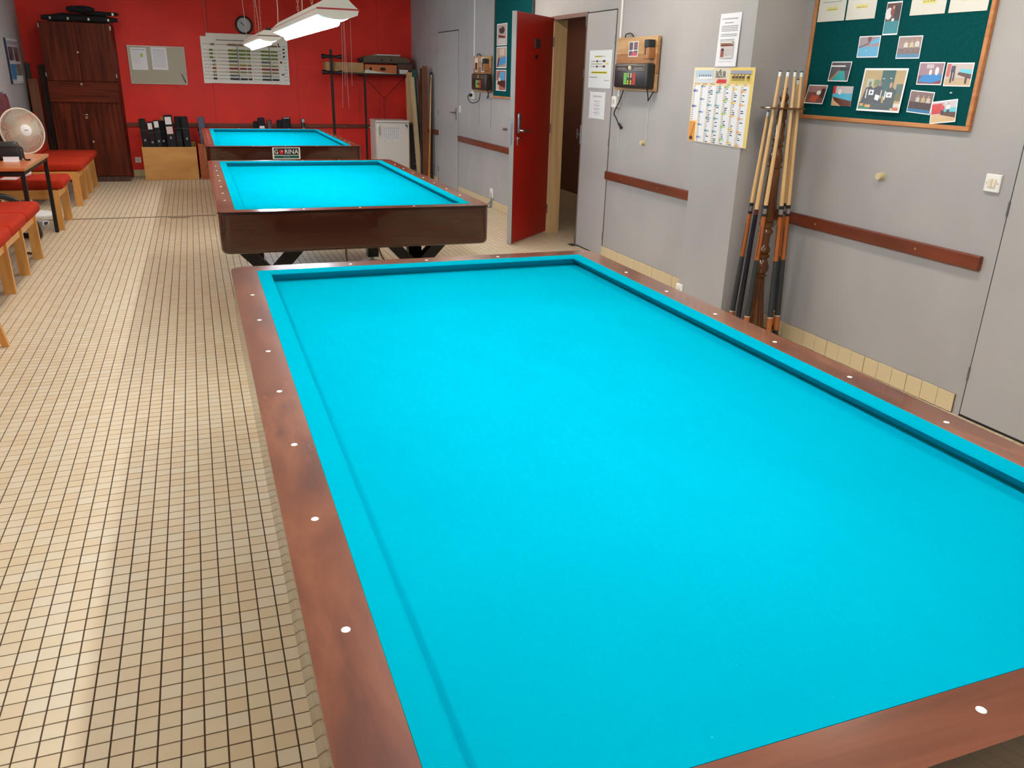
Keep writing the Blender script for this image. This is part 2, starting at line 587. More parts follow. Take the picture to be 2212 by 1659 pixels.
# ---- doors
def hinge(parent, x, z, hgt=0.065, y=-0.006):
    bm = new(); cyl(bm, (x, y, z), (x, y, z + hgt), 0.006, seg=10)
    cyl(bm, (x, y, z - 0.005), (x, y, z), 0.0045, 0.003, seg=10); cyl(bm, (x, y, z + hgt), (x, y, z + hgt + 0.005), 0.003, 0.0045, seg=10)
    return obj('hinge', bm, M((120, 116, 112), 0.35, 0.5, name='hinge_metal'), parent, smooth=True)
def lever(parent, x, z, dirx, y0, mat=CHROME):
    bm = bbox(x - 0.018, x + 0.018, y0 - 0.008, y0, z - 0.10, z + 0.06, 0.006, 2)
    hp = obj('handle_plate', bm, mat, parent)
    bm = new(); cyl(bm, (x, y0 - 0.005, z), (x, y0 - 0.05, z), 0.009, seg=12)
    tube(bm, smoothpts([(x, y0 - 0.05, z), (x + dirx * 0.03, y0 - 0.055, z), (x + dirx * 0.12, y0 - 0.052, z)], 5), 0.008, 8)
    obj('handle', bm, mat, hp, smooth=True)
SEAM = M((28, 26, 25), 0.8, name='door_gap')

# near door at the right edge of the room, flush grey leaf
door = struct('door_1', bbox(0.006, 0.88, -0.006, 0.03, 0.012, 2.06, 0.002, 1), DOOR_GREY)
door.location = RW(0.79, 0); door.rotation_euler = (0, 0, RWR)
bm = new(); box(bm, 0.0, 0.006, -0.002, 0.001, 0.0, 2.06); box(bm, 0.0, 0.886, -0.002, 0.001, 2.06, 2.067); box(bm, 0.0, 0.886, -0.0025, 0.001, 0.0, 0.012)
obj('door_gap', bm, SEAM, door)
for z in (0.19, 0.985, 1.78):
    hinge(door, 0.004, z)

# closed grey leaf of the double door, and its frame
LEAF0 = 4.69
door2 = struct('door_2', bbox(0.0, LEAF0 * 0 + (DY0 - LEAF0), -0.010, 0.034, 0.012, 2.06, 0.002, 1), DOOR_GREY)
door2.location = RW(DY0, 0); door2.rotation_euler = (0, 0, RWR)
wleaf = DY0 - LEAF0
bm = new(); box(bm, wleaf, wleaf + 0.006, -0.002, 0.001, 0, 2.06); box(bm, 0, wleaf + 0.006, -0.002, 0.001, 2.06, 2.07); box(bm, 0, wleaf, -0.003, 0.001, 0, 0.012)
obj('door_gap', bm, SEAM, door2)
for z in (0.16, 0.975, 1.80):
    hinge(door2, wleaf + 0.002, z)
bm = new(); box(bm, -0.012, 0.0, -0.014, 0.034, 0.012, 2.06)
edge = obj('edge_strip', bm, M((120, 108, 100), 0.4, name='leaf_edge'), door2)
bm = new(); box(bm, -0.02, -0.012, 0.0, 0.02, 0.01, 2.06)
obj('seal', bm, M((40, 32, 30), 0.7), edge)
bm = new(); box(bm, -0.021, -0.006, -0.020, -0.012, 1.96, 2.05); box(bm, -0.021, -0.006, -0.020, -0.012, 1.53, 1.60); box(bm, -0.022, -0.005, -0.02, -0.012, 0.0, 0.10)
obj('flush_bolt', bm, STEEL, edge)
bm = bbox(-0.024, 0.0, -0.022, -0.010, 0.95, 1.12, 0.004, 1); box(bm, -0.055, -0.018, -0.03, -0.022, 1.03, 1.045); box(bm, -0.06, -0.05, -0.034, -0.02, 0.995, 1.08)
obj('handle', bm, STEEL, door2)
bm = new(); box(bm, -0.07, 0.02, -0.06, -0.012, 0.0, 0.006)
obj('floor_bolt_plate', bm, M((40, 36, 34), 0.6), door2)

# frame (cream jamb, grey head)
bm = new()
pts = [(WB + WA * DY1 + 0.0, DY1 - 0.035), (WB + WA * DY1 + 0.13, DY1 - 0.035), (WB + WA * DY1 + 0.13, DY1), (WB + WA * DY1, DY1)]
prism(bm, pts, 0, DH)
tr = struct('trim_3', bm, CREAM)
bm = new(); wallseg(bm, DY0, DY1 + 0.05, DH - 0.025, DH + 0.01, 0.08, 0.012)
struct('trim_4', bm, M((120, 92, 86), 0.5, name='door_head'))
bm = new(); wallseg(bm, DY0 - 0.0, DY0 + 0.012, 0, DH, 0.14, 0.0)
struct('trim_5', bm, M((118, 96, 86), 0.5, name='door_jamb'))

# red leaf standing open into the room: local x from hinge to free edge, front (-y) to the camera
hx, hy = 2.492, 5.962
ang = math.atan2(5.39 - hy, 1.896 - hx)
door3 = struct('door_3', bbox(0.0, 0.83, -0.042, 0.0, 0.012, 2.06, 0.0015, 1), DOOR_RED)
door3.location = (hx, hy, 0); door3.rotation_euler = (0, 0, ang)
# local +y is on the camera side here, so the front face is y = 0
bm = bbox(0.83, 0.838, -0.044, 0.002, 0.012, 2.06, 0.0015, 1)
obj('edge_strip', bm, M((150, 150, 146), 0.4, name='leaf_edge_grey'), door3)
bm = new(); box(bm, 0.8385, 0.8395, -0.032, -0.012, 0.93, 1.16)
obj('strike_plate', bm, STEEL, door3)
bm = bbox(0.31, 0.44, 0.0, 0.008, 1.775, 1.858, 0.002, 1)
pl = obj('door_plaque', bm, M((110, 84, 80), 0.3, 0.6, name='plaque_metal'), door3)
bm = bbox(0.335, 0.425, 0.008, 0.010, 1.78, 1.853, 0.001, 1)
obj('plaque_plate', bm, M((92, 66, 64), 0.3, 0.4), pl)
bm = bbox(0.36, 0.42, 0.0, 0.004, 1.682, 1.718, 0.001, 1)
obj('door_pad', bm, M((46, 20, 20), 0.5), door3)
bm = bbox(0.735, 0.785, 0.0, 0.028, 1.03, 1.21, 0.012, 3)
lk = obj('lock_case', bm, STEEL, door3, smooth=True)
bm = new(); cyl(bm, (0.76, 0.02, 1.055), (0.76, 0.062, 1.055), 0.014, seg=14)
tube(bm, smoothpts([(0.76, 0.06, 1.055), (0.72, 0.066, 1.055), (0.62, 0.064, 1.05)], 5), 0.010, 10)
obj('handle', bm, CHROME, lk, smooth=True)
bm = bbox(0.745, 0.77, 0.0, 0.01, 0.92, 1.0, 0.004, 1); cyl(bm, (0.757, 0.008, 0.985), (0.757, 0.03, 0.985), 0.014, seg=12)
obj('key_cylinder', bm, CHROME, door3, smooth=True)
for z in (0.2, 1.0, 1.8):
    bm = new(); cyl(bm, (0.0, 0.004, z), (0.0, 0.004, z + 0.09), 0.008, seg=10)
    obj('hinge', bm, STEEL, door3)

# far grey door
door4 = struct('door_4', bbox(0.004, 0.93, -0.008, 0.03, 0.012, 2.06, 0.002, 1), DOOR_GREY)
door4.location = RW(9.955, 0); door4.rotation_euler = (0, 0, RWR)
bm = new(); box(bm, 0, 0.004, -0.001, 0.001, 0, 2.06); box(bm, 0.93, 0.936, -0.001, 0.001, 0, 2.06)
obj('door_gap', bm, M((110, 106, 104), 0.8), door4)
bm = new(); box(bm, 0.0, 0.936, -0.002, 0.001, 2.06, 2.072)
obj('head_gap', bm, SEAM, door4)
for z in (0.19, 0.98, 1.79):
    hinge(door4, 0.002, z, 0.07, -0.010)
lever(door4, 0.86, 1.05, -1, -0.008, STEEL)

# ---- wooden wall rails (buffer rails) of the walls
def wall_rail(label, y0, y1, z0=0.718, h_=0.068, t=0.028):
    """from y1 (left as seen) to y0 on the right wall"""
    o = obj('wall_rail', bbox(0, y1 - y0, -t, 0, z0, z0 + h_, 0.004, 2), HANDRAIL)
    o.location = RW(y1, 0); o.rotation_euler = (0, 0, RWR)
    tag(o, label, 'wall rail', 'brown wooden buffer rails along the walls')
    n = max(2, int((y1 - y0) / 0.55))
    for i in range(n):
        bm = new(); x = (i + 0.5) / n * (y1 - y0); cyl(bm, (x, -t, z0 + h_ / 2), (x, -t - 0.002, z0 + h_ / 2), 0.006, seg=10)
        obj('screw_cap', bm, M((170, 120, 90), 0.4), o)
    return o
wall_rail('brown wooden wall rail between the cue stand and the near grey door', 0.855, YC0)
wall_rail('brown wooden wall rail between the double door and the column', YC1, 4.685, 0.697)
wall_rail('brown wooden wall rail behind the open red door', 6.35, 8.985, 0.692)
wall_rail('short brown wall rail piece beside the boards in the far corner', 9.97, 10.44, 0.70)
bm = bbox(-1.80, 2.34, YB - 0.028, YB, 0.700, 0.757, 0.004, 2)
o = tag(obj('wall_rail', bm, HANDRAIL), 'long brown wooden rail running along the red back wall', 'wall rail', 'brown wooden buffer rails along the walls')
for x in (-0.75, 0.0, 0.74, 1.33):
    bm = new(); cyl(bm, (x, YB - 0.028, 0.728), (x, YB - 0.031, 0.728), 0.008, seg=10)
    obj('screw_cap', bm, M((200, 150, 120), 0.4), o)

# ------------------------------------------------------------------ billiard tables
S8 = 0.3175
NX, NY = 2 * S8, 4 * S8                       # cushion noses
OX, OY = 0.778, 1.408                         # outer rail edge
HT = 0.79
def ring_arc(cx, cy, r, a0, a1, n=5):
    return [(cx + r * math.cos(R(a0 + (a1 - a0) * i / n)), cy + r * math.sin(R(a0 + (a1 - a0) * i / n))) for i in range(n + 1)]
def make_table(label):
    t = thing('billiard_table', label, 'billiard table', group='three carom billiard tables in a row')
    r = 0.055; ix, iy = NX + 0.05, NY + 0.05
    cx, cy = OX - r, OY - r
    long_r = [(ix, -iy), (ix, iy)] + ring_arc(cx, cy, r, 45, 0) + ring_arc(cx, -cy, r, 0, -45)
    end_r = [(ix, iy), (-ix, iy)] + ring_arc(-cx, cy, r, 135, 90) + ring_arc(cx, cy, r, 90, 45)
    for poly, m in ((long_r, RAIL_L), ([(-a, -b) for a, b in long_r], RAIL_L), (end_r, RAIL_W), ([(-a, -b) for a, b in end_r], RAIL_W)):
        bm = new(); prism(bm, poly, HT - 0.015, HT)
        bm.edges.ensure_lookup_table()
        # round the outer edges only
        es = [e for e in bm.edges if all(max(abs(v.co.x) - (ix + 0.03), abs(v.co.y) - (iy + 0.03)) > 0 for v in e.verts) and abs(e.verts[0].co.z - e.verts[1].co.z) < 1e-4
              and (Vector((e.verts[0].co.x, e.verts[0].co.y)) - Vector((e.verts[1].co.x, e.verts[1].co.y))).length > 1e-4]
        bmesh.ops.bevel(bm, geom=es, offset=0.005, segments=3, affect='EDGES', profile=0.5)
        bm.normal_update()
        for f in bm.faces:                       # the outer edge faces get a darker brown
            c = f.calc_center_median()
            if abs(f.normal.z) < 0.35 and (abs(c.x) > OX - 0.06 or abs(c.y) > OY - 0.06) and (abs(c.x) > ix + 0.05 or abs(c.y) > iy + 0.05):
                f.material_index = 1
        obj('rail', bm, [m, EDGE_DARK], t, smooth=True)
    # cushions, mitred at the corners
    sec = ((0.0, HT - 0.006), (0.004, HT - 0.001), (0.0495, HT + 0.0005), (0.0495, HT - 0.042), (0.036, HT - 0.042))
    for sgn in (-1, 1):
        bm = new()
        a = [bm.verts.new((sgn * (NX + d), -(NY + d), z)) for d, z in sec]
        b = [bm.verts.new((sgn * (NX + d), (NY + d), z)) for d, z in sec]
        for i in range(5):
            j = (i + 1) % 5
            bm.faces.new((a[i], a[j], b[j], b[i]))
        bm.faces.new(a); bm.faces.new(b)
        obj('cushion', bm, CLOTH, t)
        bm = new()
        a = [bm.verts.new((-(NX + d), sgn * (NY + d), z)) for d, z in sec]
        b = [bm.verts.new(((NX + d), sgn * (NY + d), z)) for d, z in sec]
        for i in range(5):
            j = (i + 1) % 5
            bm.faces.new((a[i], a[j], b[j], b[i]))
        bm.faces.new(a); bm.faces.new(b)
        obj('cushion', bm, CLOTH, t)
    bm = new(); box(bm, -NX - 0.04, NX + 0.04, -NY - 0.04, NY + 0.04, HT - 0.085, HT - 0.038)
    obj('bed', bm, CLOTH, t)
    # apron: one box round the table with rounded corners
    r = 0.056; ax, ay = OX - 0.002, OY - 0.002
    out = []
    for sx, sy, a in ((1, 1, 0), (-1, 1, 90), (-1, -1, 180), (1, -1, 270)):
        out += ring_arc(sx * (ax - r), sy * (ay - r), r, a, a + 90, 6)
    inn = [(x * 0.93, y * 0.96) for x, y in out]
    bm = new(); n = len(out)
    zt, zb = HT - 0.0155, 0.556
    L = [[bm.verts.new((x, y, z)) for x, y in q] for q, z in ((inn, zt), (out, zt), (out, zb), (inn, zb))]
    for a, b in zip(L, L[1:] + L[:1]):
        for i in range(n):
            j = (i + 1) % n
            bm.faces.new((a[i], a[j], b[j], b[i]))
    es = [e for e in bm.edges if all(abs(v.co.z - zb) < 1e-5 for v in e.verts) and all(v in L[2] for v in e.verts)]
    bmesh.ops.bevel(bm, geom=es, offset=0.026, segments=3, affect='EDGES', profile=0.5)
    obj('apron', bm, APRON, t, smooth=True)
    bm = new(); box(bm, -0.70, 0.70, -1.33, 1.33, 0.60, HT - 0.085)
    obj('slate_bed', bm, M((60, 52, 48), 0.8, name='slate'), t)
    bm = new(); lathe(bm, [(0.0065, -0.002), (0.0065, 0.0006), (0.004, 0.0012), (0.001, 0.0014)], 16)
    me = bpy.data.meshes.new('diamond_sight'); bm.to_mesh(me); bm.free(); me.materials.append(M((240, 238, 232), 0.35, name='sight_inlay'))
    dd = 0.09
    for k in range(-3, 4):
        for s_ in (-1, 1):
            shared('diamond_sight', me, t, (s_ * (NX + dd), k * S8, HT))
    for k in (-1, 0, 1):
        for s_ in (-1, 1):
            shared('diamond_sight', me, t, (k * S8, s_ * (NY + dd), HT))
    # four legs: disc foot, block and arms branching up to the frame
    for sx in (-1, 1):
        for sy in (-1, 1):
            x, y = sx * 0.47, sy * 0.77
            bm = new()
            beam(bm, (x, y, 0.05), (x, y, 0.32), 0.09, 0.10, (0, 1, 0))
            arms = [(0.275, 0), (-0.275, 0)] + ([(0.02, 0.22)] if sx > 0 else [])
            for ex, ey in arms:
                beam(bm, (x, y, 0.285), (x + ex, y + ey, 0.575), 0.07, 0.09, (0, 1, 0) if ey == 0 else (1, 0, 0))
            lg = obj('leg', bm, BLACK_METAL, t)
            bm = new(); lathe(bm, [(0.09, 0.0), (0.094, 0.008), (0.075, 0.016), (0.016, 0.022), (0.016, 0.055)], 28, (x, y, 0))
            obj('levelling_foot', bm, M((205, 203, 200), 0.3, 0.3, name='foot_metal'), lg, smooth=True)
    bm = new(); box(bm, -0.5, 0.5, -1.0, -0.9, 0.50, 0.60); box(bm, -0.5, 0.5, 0.9, 1.0, 0.50, 0.60); box(bm, -0.05, 0.05, -1, 1, 0.50, 0.60)
    obj('underframe', bm, BLACK_METAL, t)
    return t
T1 = make_table('nearest billiard table filling the foreground, turquoise cloth and reddish wooden rails')
T2 = copy_tree(T1); T2.location = (-0.008, 4.183, 0)
T2['label'] = 'middle billiard table of the row, standing between the other two'
T3 = copy_tree(T1); T3.location = (-0.003, 8.376, 0)
T3['label'] = 'farthest billiard table with the black maker plate on its end'
# a heating cable hanging under the middle table
bm = new(); tube(bm, smoothpts([(0.18, -0.9, 0.56), (0.20, -0.92, 0.42), (0.28, -0.9, 0.30), (0.33, -0.8, 0.12), (0.34, -0.7, 0.012)], 6), 0.006, 8)
obj('heating_cable', bm, M((128, 112, 96), 0.6), T2, smooth=True)
bm = new(); tube(bm, smoothpts([(-0.02, -0.9, 0.56), (-0.01, -0.86, 0.4), (0.02, -0.8, 0.2), (0.04, -0.7, 0.012)], 6), 0.006, 8)
obj('heating_cable', bm, M((110, 92, 76), 0.6), T2, smooth=True)
# maker plate
plate = obj('maker_plate', bbox(-0.138, 0.138, -0.006, 0, 0, 0.116, 0.004, 2), M((222, 218, 210), 0.3, name='plate_enamel'), T3)
plate.location = (0.0, -(OY + 0.0005), 0.664)
panel('plate_print', plate, 0.276, 0.116, [('r', (8, 8, 9), 0, (0.05, 0.36, 0.95, 0.94)), ('r', (0, 78, 66), 0, (0.05, 0.08, 0.95, 0.31)),
      ('e', (206, 26, 24), 2, (0.322, 0.625, 0.077, 0.19)), ('e', (240, 190, 180), 3, (0.345, 0.70, 0.02, 0.05))], -0.0063, -0.138, 0, 0.35)
text('G', plate, 0.062, -0.1, -0.0082, 0.0725, (235, 235, 230), sx=0.9)
text('RINA', plate, 0.062, 0.050, -0.0082, 0.0725, (235, 235, 230), sx=0.98)
text('U S U P S', plate, 0.016, 0.0, -0.0082, 0.022, (140, 200, 190))

# ------------------------------------------------------------------ lamps over the tables
ZL = 1.832
def chain(bm, x, y, z0, z1):
    n = int((z1 - z0) / 0.026)
    for i in range(n):
        z = z0 + (i + 0.5) * (z1 - z0) / n
        pts = []
        for k in range(10):
            a = 2 * math.pi * k / 10
            o = (0.007 * math.cos(a), 0.0175 * math.sin(a))
            pts.append((x + (o[0] if i % 2 else 0), y + (0 if i % 2 else o[0]), z + o[1]))
        tube(bm, pts, 0.0018, 5, True)
def make_lamp(yc, label, stripe, ZL=ZL):
    L = thing('pendant_lamp', label, 'lamp', (-0.075, yc, ZL), group='fluorescent lamps hung over the tables')
    hl = 1.36
    prof = [(-0.112, 0.0), (-0.085, 0.022), (-0.055, 0.05), (0.055, 0.05), (0.085, 0.022), (0.112, 0.0), (0.105, -0.028), (-0.105, -0.028)]
    bm = new(); prism(bm, prof, -hl, hl, 'xz')
    body = obj('housing', bm, LAMP_WHITE, L)
    # end caps that curve down past the tray
    for s_ in (-1, 1):
        bm = new()
        q = [(-0.105, -0.028), (0.105, -0.028)] + [(0.105 - 0.21 * i / 8, -0.028 - 0.024 * math.sin(math.pi * i / 8)) for i in range(1, 8)]
        prism(bm, q, s_ * hl, s_ * (hl - 0.07), 'xz')
        obj('end_cap', bm, LAMP_WHITE, L)
        bm = new(); box(bm, -0.112, 0.112, s_ * hl - 0.002, s_ * hl + 0.002, -0.004, 0.004)
        obj('stripe', bm, M(stripe, 0.4), L)
    for s_ in (-1, 1):
        bm = new(); box(bm, s_ * 0.1125 - 0.001, s_ * 0.1125 + 0.001, -hl, hl, -0.003, 0.003)
        obj('stripe', bm, M((200, 150, 145), 0.4), L)
    bm = new()
    q = [(-0.088, -0.0285), (0.088, -0.0285)] + [(0.088 - 0.176 * i / 8, -0.0285 - 0.034 * math.sin(math.pi * i / 8)) for i in range(1, 8)]
    prism(bm, q, -hl + 0.075, hl - 0.075, 'xz')
    df = obj('diffuser', bm, DIFF, L)
    bm = new(); cyl(bm, (0, -hl + 0.08, -0.064), (0, hl - 0.08, -0.064), 0.019, seg=16)
    obj('tube', bm, TUBE, df, smooth=True)
    for y in (-0.35, 0.40):
        obj('bracket', bbox(-0.03, 0.03, y - 0.02, y + 0.02, 0.05, 0.066, 0.003, 1), STEEL, L)
    bm = new(); box(bm, -0.035, 0.035, -hl - 0.001, -hl + 0.05, 0.05, 0.072)
    obj('end_clamp', bm, BLACK, L)
    for y in (-0.35, 0.40):
        bm = new(); chain(bm, 0, y, 0.066, ZC - ZL)
        obj('chain', bm, M((196, 150, 130), 0.4, 0.3, name='chain_metal'), L)
    for y, dx in ((1.30, -0.06), (0.43, 0.03)):
        bm = new(); tube(bm, smoothpts([(dx, y, 0.04), (dx + 0.005, y, 0.2), (dx - 0.01, y + 0.02, 0.45), (dx, y, ZC - ZL)], 5), 0.004, 6)
        obj('cable', bm, M((206, 180, 170), 0.5), L, smooth=True)
    return L
make_lamp(-0.05, 'long white strip lamp hanging over the nearest table, above the picture', (150, 30, 25), 2.0)
make_lamp(4.24, 'long white strip lamp with a red end stripe over the middle table', (170, 24, 18))
make_lamp(8.40, 'long white strip lamp with a dark end stripe over the farthest table', (90, 30, 25))

# opal strip lights on the ceiling, two rows down the room
OPAL = emit('ceiling_diffuser', (1.0, 0.90, 0.76), CEILING_LAMP)
for row, xx in (('aisle', -1.75), ('doors', 1.65)):
    for k, yy in enumerate((-1.7, 0.9, 3.5, 6.1, 8.7) if xx < 0 else (-1.7, 0.9, 3.5, 6.1)):
        t = thing('ceiling_light', 'opal strip light on the ceiling above the picture, %s side, %s from the camera end' % (row, ('first', 'second', 'third', 'fourth', 'fifth')[k]), 'ceiling light', (xx, yy, ZC), 0, 'strip lights on the ceiling')
        obj('housing', bbox(-0.13, 0.13, -0.64, 0.64, -0.03, 0.0, 0.004, 1), LAMP_WHITE, t)
        obj('diffuser', bbox(-0.11, 0.11, -0.61, 0.61, -0.06, -0.03, 0.012, 2), OPAL, t)

t = thing('ceiling_light', 'small warm unseen fill light added on the corridor ceiling behind the doorway', 'ceiling light', (3.3, 8.9, 2.25))  # unseen light, added only to brighten the corridor through the doorway
obj('housing', bbox(-0.12, 0.12, -0.12, 0.12, -0.03, 0.0, 0.004, 1), LAMP_WHITE, t)
obj('diffuser', bbox(-0.10, 0.10, -0.10, 0.10, -0.06, -0.03, 0.012, 2), emit('corridor_fill_light', (1.0, 0.8, 0.62), 34.0), t)

# ------------------------------------------------------------------ things on the right wall
def sheet(name, label, cat, loc, rotz, w_, h_, shapes, col=(236, 236, 240), tilt=0.0, t=0.0008, curl=0.0, group=None, rough=0.5, gap=0.002):
    """a sheet of paper or a photo: local origin at its lower left corner; curl lifts the lower edge off the wall"""
    bm = new(); n = 8
    def yy(f):
        return -gap - curl * (1 - f)
    fr = [[bm.verts.new((x, yy(i / n) - t, h_ * i / n)) for x in (0, w_)] for i in range(n + 1)]
    bk = [[bm.verts.new((x, yy(i / n), h_ * i / n)) for x in (0, w_)] for i in range(n + 1)]
    for i in range(n):
        bm.faces.new((fr[i][0], fr[i][1], fr[i + 1][1], fr[i + 1][0]))
        bm.faces.new((bk[i][1], bk[i][0], bk[i + 1][0], bk[i + 1][1]))
        bm.faces.new((fr[i][1], bk[i][1], bk[i + 1][1], fr[i + 1][1]))
        bm.faces.new((bk[i][0], fr[i][0], fr[i + 1][0], bk[i + 1][0]))
    bm.faces.new((bk[0][0], bk[0][1], fr[0][1], fr[0][0])); bm.faces.new((fr[n][0], fr[n][1], bk[n][1], bk[n][0]))
    o = obj(name, bm, M(col, rough, name='paper'), None, loc, rotz)
    o.rotation_euler = (0, tilt, rotz)
    tag(o, label, cat, group)
    if shapes:
        p = panel('print', o, w_, h_, shapes, -gap - t, rough=rough)
        if curl:
            for v in p.data.vertices:
                f = min(1, max(0, v.co.z / h_))
                v.co.y -= curl * (1 - f)
    return o

# ---- pinboard with photographs
PB = thing('pinboard', 'large teal felt pinboard in a wooden frame, hung with photographs', 'pinboard', RW(2.262, 1.335), RWR)
PW, PH = 1.19, 0.80
obj('felt', bbox(0.02, PW - 0.02, -0.014, -0.002, 0.02, PH - 0.02), TEAL, PB)
for a in ((0, PW, 0, 0.022), (0, PW, PH - 0.022, PH), (0, 0.022, 0.022, PH - 0.022), (PW - 0.022, PW, 0.022, PH - 0.022)):
    obj('frame_bar', bbox(a[0], a[1], -0.024, 0, a[2], a[3], 0.004, 2), FRAMEWOOD, PB)

W_ = (238, 238, 240)
def photo(shapes, b=0.035, bv=0.05):
    """white border, picture inside"""
    out = []
    for s_ in shapes:
        k, c, lv, d = s_
        f = lambda u, v: (b + u * (1 - 2 * b), bv + v * (1 - 2 * bv))
        if k == 'r':
            u0, v0 = f(d[0], d[1]); u1, v1 = f(d[2], d[3]); d = (u0, v0, u1, v1)
        elif k == 'e':
            u, v = f(d[0], d[1]); d = (u, v, d[2] * (1 - 2 * b), d[3] * (1 - 2 * bv))
        else:
            d = [f(*q) for q in d]
        out.append((k, c, lv, d))
    return out
SKIN = (186, 140, 118)
def man(u, v, h_, shirt, legs=(40, 40, 56), lv=3):
    return [('e', SKIN, lv + 1, (u, v + h_ * 0.9, h_ * 0.07, h_ * 0.11)), ('p', shirt, lv, [(u - h_ * 0.17, v + h_ * 0.35), (u + h_ * 0.17, v + h_ * 0.35), (u + h_ * 0.15, v + h_ * 0.75), (u, v + h_ * 0.82), (u - h_ * 0.15, v + h_ * 0.75)]),
            ('r', legs, lv, (u - h_ * 0.12, v, u + h_ * 0.12, v + h_ * 0.36))]
